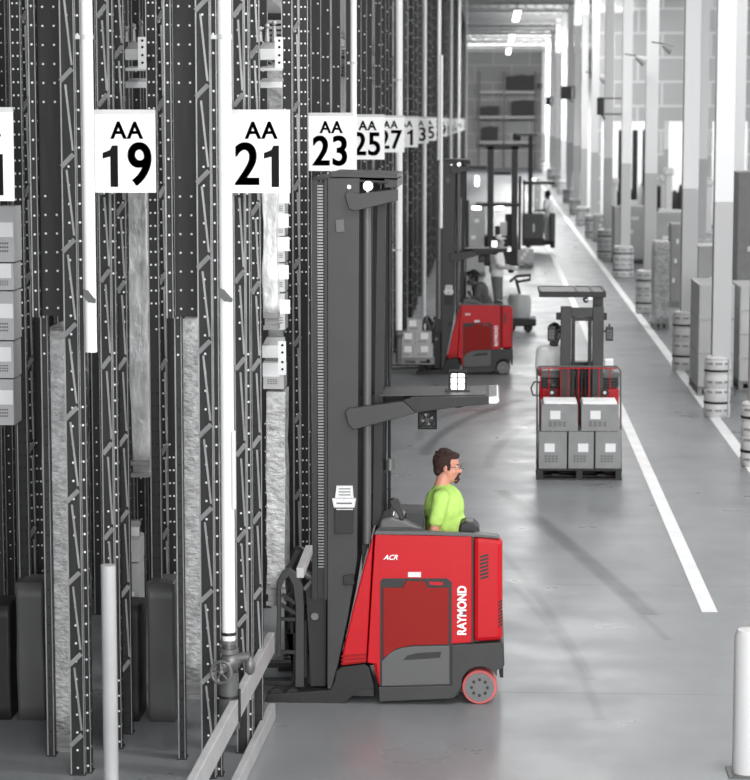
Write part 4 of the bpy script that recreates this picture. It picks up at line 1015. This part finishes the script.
# ------------------------------------------------------------------ far reach trucks
def far_truck(name, label, Y, fn):
    t = thing(name, label, 'forklift', (PX(520, 240, Y).x, Y, 0)); x0 = t.location.x
    def B(nm, a, b, c, d, y0, y1, m, bev=.01):
        p = PX(a, d, Y+y0); p2 = PX(b, c, Y+y0); mb = MB(); mb.box(p.x-x0, p2.x-x0, y0, y1, max(p.z, .0), p2.z); return mb.build(nm, m, t, bevel=bev)
    fn(B, t, x0); return t
def ft6(B, t, x0):
    B('mast_rail', 487, 494, 146, 250, 0, .1, 'black'); B('mast_rail', 511, 518, 146, 250, 0, .1, 'black')
    B('mast_crossbar', 486, 519, 144.5, 149.5, .0, .08, 'black'); B('mast_crossbar', 494, 511, 171.5, 175, .02, .08, 'black')
    B('overhead_guard', 476, 518.5, 203.5, 206.5, -.1, .9, 'tdark'); B('guard_pillar', 518, 521.5, 176, 250, .0, .1, 'tdark')
    B('guard_pillar', 466, 469, 200, 250, .0, .1, 'tdark')
    for a in (472, 495): B('work_lamp', a, a+9, 206.7, 209.5, -.1, .0, 'lampm')
    B('truck_body', 484, 518, 236, 266, .2, 1.2, 'tdark', .04); B('instrument_panel', 488, 500, 226, 237, .3, .5, 'black'); B('seat_back', 505, 515, 214, 236, .8, .95, 'black', .03)
    B('grab_bar', 493, 495, 212, 236, .2, .25, 'steel', .004); B('control_box', 500, 507, 222, 236, .15, .3, 'bin')
    for a in (489, 508): B('wheel', a, a+6, 266, 273, .3, .5, 'rub', .03)
    B('guard_rail', 460, 487, 166, 169, .0, .06, 'black'); B('side_lamp', 475, 479, 176, 186, -.1, 0, 'lampm')
far_truck('reach_truck', 'far dark reach truck with open twin mast facing the camera by the racks', 58.0, ft6)
def ft5(B, t, x0):
    B('mast_rail', 528, 533, 135, 214, 0, .3, 'black'); B('mast_head', 513, 521, 133, 141, -.1, .3, 'black', .03); B('overhead_guard', 516, 538, 133, 136, -.3, .6, 'tmid')
    B('mid_guard', 523, 555, 181.5, 184.5, -.3, .7, 'black'); B('beacon', 531, 536, 178, 181, .0, .2, 'amber')
    B('truck_body', 522, 544, 213, 240, .0, .9, 'tmid', .06); B('rear_body', 550, 555.5, 213, 244, 0.1, .9, 'tmid', .04); B('skirt', 522, 545, 239, 246, -.01, .9, 'black', .03)
    B('step_platform', 544, 555, 241, 244, .0, .9, 'rub'); B('side_post', 523, 525, 180, 213, -.1, -.02, 'tdark', .01)
    for a in (526, 550): B('wheel', a, a+5, 244, 248, .1, .3, 'rub', .02)
    B('maker_strip', 533, 534.5, 224, 232, -.012, -.002, 'white', 0)
far_truck('reach_truck', 'farthest grey reach truck with a man on its rear platform', 73.5, ft5)
# pallet goods near far truck
def simple_stack(name, label, cat, x0, x1, y0, y1, Y, depth, m, group=None, floor=False, bands=0, pal=True):
    a = PX(x0, y1, Y); b = PX(x1, y0, Y); za = 0 if floor else a.z
    r = thing(name, label, cat, ((a.x+b.x)/2, Y+depth/2, za), 0, group); w = b.x-a.x; h = b.z-za; z = 0
    if pal: pallet(r, w*.98, depth*.96, .12, 'pallet'); z = .121
    o = wrinkled(w*.95, depth*.92, h-z, .012, 8, x0).build('goods', m, r, smooth=2) if m in ('wrap', 'wrap2') else MB().box(-w*.48, w*.48, -depth*.46, depth*.46, 0, h-z).build('goods', m, r, bevel=.02)
    o.location = (0, 0, z)
    for k in range(bands):
        zz = z+(h-z)*(k+1)/(bands+1); mb = MB(); mb.box(-w*.485, w*.485, -depth*.47, depth*.47, zz-.015, zz+.015); mb.build('strap', 'lip', r)
    if cat == 'box stack':
        for k in range(3):
            mb = MB(); zz = z+(h-z)*(.25+k*.25); mb.box(-w*.3+k*w*.15, -w*.1+k*w*.15, -depth*.465, -depth*.461, zz, zz+.1)
            mb.build('label', 'cardl', r)
    return r
simple_stack('carton_stack', 'grey carton stack beyond the smaller truck mast', 'box stack', 463, 486, 206, 262, 62, 1.2, 'card', floor=True)
simple_stack('carton_stack', 'pale carton stack just left of the farthest truck', 'box stack', 517, 534, 249, 268, 66, .9, 'bin', floor=True)
simple_stack('carton_stack', 'pale cartons right of the farthest reach truck mast', 'box stack', 534, 541, 178, 212, 90, .8, 'bin', floor=True)

# ------------------------------------------------------------------ columns with base protectors
def protector(root, r, h, m='prot'):
    b = MB(); prof = [(r*.9, 0), (r*.95, .02)]
    n = 4
    for k in range(n):
        z0 = h*(.03+k*.23); prof += [(r, z0+.01), (r, z0+h*.19), (r*.95, z0+h*.205), (r*.95, z0+h*.22)]
    prof += [(r*.98, h*.96), (r*.8, h*.99), (r*.6, h)]
    b.lathe(prof, n=28); o = b.build('column_protector', m, root, smooth=True)
    for z in (.24, .76):
        b = MB(); b.lathe([(r*1.0, h*z-.017), (r*1.03, h*z-.012), (r*1.03, h*z+.012), (r*1.0, h*z+.017)], n=28); b.build('protector_band', 'band', o, smooth=True)
    b = MB()
    for z in (.12, .42, .58, .88):
        for t in (-2.3, -1.57, -.85, 0.2, -3.3):
            c_ = Vector((math.cos(t), math.sin(t), 0)); tn = Vector((-c_.y, c_.x, 0)); p = c_*r*1.0+Vector((0, 0, h*z)); b.bar(p-tn*r*.26, p+tn*r*.26, .012, .03)
    b.build('hand_slot', 'slot', o)
    b = MB(); b.bar((r*.75, -r*.68, .03), (r*.75, -r*.68, h*.95), .02, .008, (1, -1, 0)); b.build('protector_seam', 'slot', o)
cols = [('H', 757, 468, 30, 66, 'nearest, cut by the right picture edge'), ('G', 718, 418, 24, 62, 'second nearest, right of the floor line bend'), ('A', 685, 371, 23, 60, 'third nearest'),
        ('B', 646.5, 314, 20.5, 44, 'fourth nearest'), ('C', 623.5, 278, 20.5, 32, 'fifth nearest'), ('D', 606, 259, 17, 30, 'sixth nearest'), ('E', 593.5, 238, 16.5, 23, 'seventh nearest'), ('F', 583, 225, 14, 18, 'eighth nearest')]
colx = {'H': 760, 'G': 722, 'A': 691, 'B': 653, 'C': 627, 'D': 609, 'E': 594.5, 'F': 584}
def column(px, base, wpx, hpx, lab, grp=None, colpx=None, wcol=.26, yoff=.3):
    p = PZ(px, base); r = wpx/2*p.y/FPX; Y = p.y+r
    x = PX(px, base, p.y).x
    t = thing('steel_column', lab, 'column', (x, Y, 0), 0, grp)
    h = hpx*p.y/FPX
    cxx = PX(colpx or px, base, Y).x-x
    m = MB(); m.box(cxx-wcol/2, cxx+wcol/2, -wcol/2, wcol/2, 0, 3.05); 
    m.build('lower_shaft', 'colg', t, bevel=.01)
    m = MB(); m.box(cxx-wcol/2, cxx+wcol/2, -wcol/2, wcol/2, 3.05, ZC-.01); m.build('upper_shaft', 'colw', t, bevel=.01)
    protector(t, max(r, abs(cxx)+wcol/2*1.15), h); return t, cxx
for (k, px, by, wp, hp_, lab) in cols:
    t, cxx = column(px, by, wp, hp_, 'white steel column with pale banded base guard, %s along the right' % lab, colpx=px+(colx[k]-px)*.35)
# further columns toward the end wall
for i, (px, by) in enumerate(((576, 214), (569, 203), (563, 194), (557, 187), (552, 180), (547, 174), (543, 169), (539.5, 164), (536.5, 160), (533.8, 157))):
    column(px, by, 13-i*.7, 15-i*.8, 'distant white column in the row beside the aisle' if i > 2 else ('far white column, %s beyond the eighth' % ['first', 'second', 'third'][i]), 'distant columns' if i > 2 else None, wcol=.3)
# second row of columns
for px, by in ((735, 318), (701, 262), (664, 226)):
    column(px, by, 15, 22, 'white column of the second row behind the staged pallets', 'second row columns', wcol=.26)
# column-mounted speaker boxes and arms
def colbox(x0, x1, y0, y1, Y, lab, arm):
    a = PX(x0, y1, Y); b = PX(x1, y0, Y); t = thing('wall_speaker', lab, 'speaker', ((a.x+b.x)/2, Y, a.z)); w_, h = b.x-a.x, b.z-a.z
    m = MB(); m.box(-w_/2, w_/2, -.15, .15, 0, h); m.build('cabinet', 'black', t, bevel=.02)
    m = MB()
    for z in (.05*h, .95*h): m.bar((w_/2, 0, z), (w_/2+arm, 0, z), .04, .04)
    m.bar((w_/2+arm, 0, 0), (w_/2+arm, 0, h), .04, .04); m.bar((w_*.2, 0, 0), (w_*.7, 0, -h*.25), .05, .05); m.build('bracket', 'tmid', t)
colbox(597, 604, 97.5, 115, 62.2, 'dark box on a bracket arm at the fifth column', .5)
colbox(561, 571.5, 86, 99, 84, 'large dark box hung high on a distant column', .1)
colbox(546, 550.5, 96.5, 105, 115, 'small dark box hung on a far column', .1)
colbox(537, 540.5, 83, 89, 140, 'tiny dark box hung high near the far end', .1)
for px, py, Y, nm in ((668, 45, 38.6, 'third nearest'), (641, 57, 50, 'fourth nearest'), (602, 75, 84, 'seventh nearest')):
    p = PX(px, py, Y); t = thing('floodlight', 'small pale floodlight on a thin arm at the %s column' % nm, 'lamp', p)
    s = Y/2300; m = MB(); m.cyl((-5*s, 0, 0), (4*s, 0, -5*s), 2*s, 5*s, n=14); m.build('lamp_head', 'steelg', t, smooth=True)
    m = MB(); m.cyl((-16*s, 0, 3*s), (-3*s, 0, 1*s), .6*s, n=8); m.build('arm', 'tmid', t)

# ------------------------------------------------------------------ staging goods at right
S = simple_stack
S('carton_stack', 'wide low grey carton row beyond the fourth column', 'box stack', 613, 650, 207, 262, 68, 1.4, 'bin', floor=True)
S('carton_stack', 'grey carton stack behind the third and fourth columns', 'box stack', 651, 684, 213, 268, 65, 1.4, 'card', floor=True)
S('wrapped_pallet_load', 'tall narrow wrapped load with diagonal tape right of the fourth column', 'pallet load', 653.5, 670.5, 242, 322, 46.5, 1.0, 'wrap2', floor=True)
S('carton_stack', 'tall slim carton stack left of the third column', 'box stack', 670, 682.5, 224, 300, 52, .9, 'card2', floor=True)
S('storage_cage', 'large pale grey bin right of the third column', 'container', 697, 736, 285, 392, 35.2, 1.6, 'bin', floor=True, bands=2)
S('storage_cage', 'pale bin with dark upper side at the right picture edge', 'container', 738, 775, 287, 392, 36, 1.6, 'bin', floor=True, bands=3)
S('carton_stack', 'dark stack showing at the right edge above the pale bin', 'box stack', 736, 770, 172, 284, 45, 1.3, 'card2', floor=True)
S('carton_stack', 'pale stack just behind the large pale grey bin', 'box stack', 697, 733, 246, 300, 48, 1.3, 'bin', floor=True)
S('carton_stack', 'low pale stack right of the sixth column', 'box stack', 594, 608, 215, 250, 80, 1.2, 'card', floor=True)
for i, (x0, x1, y0, y1) in enumerate(((628, 640, 201, 207), (655, 668, 207, 213), (668, 682, 208, 213))):
    a = PX(x0, y1, 67); b = PX(x1, y0, 67)
    carton(None, b.x-a.x, .5, b.z-a.z, ((a.x+b.x)/2, 68.5 if i == 0 else 65.7, a.z+(-.03 if i == 0 else .0)), 'small pale box on the staged carton stacks, %s one' % ['left', 'middle', 'right'][i], 'small boxes on the staged stacks', m='cardl', lab=False)
# dock wall beyond staging, facing the aisle
w = MB(); DY = 92.0
def dx(px): return PX(px, 150, DY).x
w.box(dx(596), XW, DY, DY+.3, 4.15, ZC); w.box(dx(596), dx(601), DY, DY+.3, 0, 4.15); w.box(dx(654), dx(664), DY, DY+.3, 0, 4.15); w.box(dx(706), dx(712), DY, DY+.3, 0, 4.15); w.box(dx(748), XW, DY, DY+.3, 0, 4.15)
struct(w.build('wall_dock', block_mat('dock_block_wall', 198, 226, 1.9, .95)))
w = MB(); w.box(dx(596)-.2, XW, DY+9, DY+9.2, 0, 6); w_ = w.build('wall_dock_back', mat('dock_back_wall', 215, .8)); struct(w_)
for i, (x0, x1) in enumerate(((618, 623), (632, 638), (642, 646), (715, 720), (729, 734))):
    a = PX(x0, 206, DY-1.6); b = PX(x1, 130, DY-1.6); m = MB(); m.box(a.x, b.x, 0, .3, 0, b.z); m.box(a.x-.1, b.x+.1, -.05, .35, 0, .1)
    tag(m.build('dock_post', 'dock', None, loc=(0, DY-1.6, 0)), 'dark dock upright behind the columns, %s' % ['leftmost of five', 'second from the left', 'middle of five', 'second from the right', 'rightmost of five'][i], 'post')
m = MB(); a = PX(614, 206, DY-2); b = PX(650, 199, DY-2)
def clutter(x0, x1, y0, y1, Y, lab, m, shape=0):
    a = PX(x0, y1, Y); b = PX(x1, y0, Y); w_, h = b.x-a.x, b.z-max(a.z, 0)
    mb = MB()
    if shape == 0: mb.ell((0, 0, h/2), (w_/2, w_/2, h/2)); mb.cyl((0, 0, 0), (0, 0, h*.6), w_*.3)
    else: mb.box(-w_/2, w_/2, -.3, .3, 0, h); mb.box(-w_/2-.05, w_/2+.05, -.35, .35, h*.9, h)
    o = mb.build('wrapped_item' if shape == 0 else 'crate', m, None, loc=((a.x+b.x)/2, Y, max(a.z, 0)), smooth=shape == 0, bevel=.03 if shape else 0); tag(o, lab, 'goods'); return o
clutter(667, 681, 190, 206+60, DY-3, 'rounded dark wrapped item at the dock beside the third column', 'dock')
clutter(656, 665, 186, 260, DY-3, 'dark crate at the dock between the third and fourth columns', 'tgrey', 1)
clutter(636, 644, 182, 260, DY-3, 'pale rounded wrapped item at the dock between dark uprights', 'prot')
clutter(613, 619, 188, 260, DY-3, 'dark rounded item at the dock near the fifth column', 'dock')
clutter(624, 631, 192, 260, DY-3.5, 'dark crate at the dock between the fourth and fifth columns', 'tdark', 1)
clutter(646, 652, 194, 260, DY-3.5, 'grey crate at the dock right of the fourth column', 'tmid', 1)
for i, (x0_, x1_, y0_) in enumerate(((650, 656, 180), (660, 667, 176), (676, 684, 184), (612, 617, 178), (626, 633, 186), (702, 712, 180), (720, 729, 184), (664, 672, 168))):
    clutter(x0_, x1_, y0_, 270, DY-4.2-.3*i, '%s wrapped shape crowded at the dock opening' % ['dark', 'pale'][i % 2], ['dock', 'prot'][i % 2], i % 2)['group'] = '%s shapes at the dock opening' % ['dark', 'pale'][i % 2]
# shelves on the far wall
YF = YE-1.2
fs = thing('storage_shelf', 'pale shelf unit with dark crates on the far end wall', 'shelf', (PX(505, 140, YF).x, YF, 0)); fx = fs.location.x
m = MB()
for py in (91, 116, 141):
    m.box(PX(479, py, YF).x-fx, PX(535, py, YF).x-fx, -.5, .5, PX(500, py+2.5, YF).z, PX(500, py, YF).z)
m.build('shelf_board', 'steelg', fs)
for px in (504, 535, 479):
    m = MB(); x = PX(px, 100, YF).x-fx; m.box(x-.07, x+.07, -.52, -.4, 0, PX(px, 72, YF).z); m.build('upright', 'tmid', fs)
for (x0, x1, y0, y1, lab) in ((507, 534, 75, 91, 'dark crate on the upper shelf at the far wall'), (511, 534, 100, 115.5, 'wide dark crate on the middle shelf at the far wall'), (480, 499, 106, 115.5, 'low dark crate left on the middle shelf at the far wall'), (482, 498, 126, 140.5, 'dark crate on the bottom shelf at the far wall')):
    a = PX(x0, y1, YF); b = PX(x1, y0, YF); w_ = b.x-a.x; h = b.z-a.z
    m = MB(); m.prism([(-w_/2, 0), (w_/2, 0), (w_/2, h), (w_*.3, h*.94), (w_*.1, h), (-w_*.2, h*.94), (-w_/2, h*.9)], -.4, .4)
    tag(m.build('crate', 'dock', None, loc=((a.x+b.x)/2, YF, a.z+.01), bevel=.05), lab, 'crate')
# near bollard at the right edge
p = PX(744, 640, 19.0)
r = thing('bollard', 'white guard post at the lower right picture edge', 'post', (PX(750, 640, 14.6).x, 14.6, 0))
zt_ = PX(750, 628, 14.6).z; m = MB(); m.lathe([(.1, .01), (.1, zt_-.05), (.08, zt_-.01), (.02, zt_)]); m.build('sleeve', 'colg', r, smooth=True)
m = MB(); m.box(-.13, .13, -.13, .13, 0, .012); m.build('base_plate', 'tmid', r)

# ------------------------------------------------------------------ lights
def area(name, loc, sx, sy, power, rot=(0, 0, 0), spread=PI):
    l = bpy.data.lights.new(name, 'AREA'); l.shape = 'RECTANGLE'; l.size = sx; l.size_y = sy; l.energy = power; l.spread = spread
    o = bpy.data.objects.new(name, l); COL.objects.link(o); o.location = loc; o.rotation_euler = rot; return o
def luminaire(x, y, lab, k=1.):
    t = thing('ceiling_light', lab, 'lamp', (x, y, ZC-1.0), 0, 'ceiling light strips')
    m = MB(); m.box(-.2, .2, -6, 6, 0, .1); m.build('housing', 'steelg', t)
    m = MB(); m.box(-.16, .16, -5.9, 5.9, -.03, 0); m.build('diffuser', 'lum', t)
    for yy in (-5, 5):
        m = MB(); m.cyl((0, yy, .1), (0, yy, 1.0), .012, n=6); m.build('hanger', 'tmid', t)
for y in (8, 26, 44, 66, 92, 122, 155, 186):
    luminaire(1.2, y, 'long ceiling light strip hanging over the aisle'); luminaire(8.5, y, 'long ceiling light strip hanging over the aisle')
for y, e in ((6, 260), (28, 330), (52, 470), (85, 800), (125, 1100), (170, 1700)):
    area('aisle_lamps', (1.8, y, ZC-1.1), 3.0, 12, e)
    area('bay_lamps', (9.0, y-(8 if y == 85 else 0), ZC-1.1), 4, 12, e*(.45 if y == 85 else 1.2))
# daylight from the open dock side and an added, unseen frontal fill behind the camera
area('front_fill', (4.5, -3.5, 5.0), 14, 8, 2600, (math.radians(82), 0, 0))
for y, e in ((20, 220), (45, 420), (75, 600), (115, 350), (160, 400)):
    area('dock_daylight', (XW-.3, y, 2.8), 14, 4.4, e, (0, math.radians(90), 0)).rotation_euler = (math.radians(90), 0, math.radians(90))
for y, e in ((60, 300), (100, 400), (140, 550), (175, 650)): area('ceiling_fill', (3.5, y, ZC-2.2), 4, 18, e, (PI, 0, 0))  # added upward fill that lifts the dark ceiling
area('end_wall_fill', (1, 175, 8.5), 12, 2, 1800, (math.radians(90), 0, 0))  # added fill to brighten the far wall, no real fixture
area('mid_aisle_fill', (3.2, 13, 9.6), 2, 2, 420).rotation_euler = (Vector((-1.4, 26, 3.5))-Vector((3.2, 13, 9.6))).to_track_quat('-Z', 'Y').to_euler()  # added fill aimed at the signs, racks and second truck
area('dock_office_light', (dx(675), DY+4.5, 5.5), 12, 6, 900)
wd = bpy.data.worlds.new('world'); SC.world = wd; wd.use_nodes = True
wd.node_tree.nodes['Background'].inputs[0].default_value = (.9, .93, 1, 1); wd.node_tree.nodes['Background'].inputs[1].default_value = .8
SC.view_settings.view_transform = 'Standard'; SC.view_settings.look = 'None'; SC.view_settings.gamma = 1; SC.view_settings.use_curve_mapping = False
SC.view_settings.exposure = 0.35
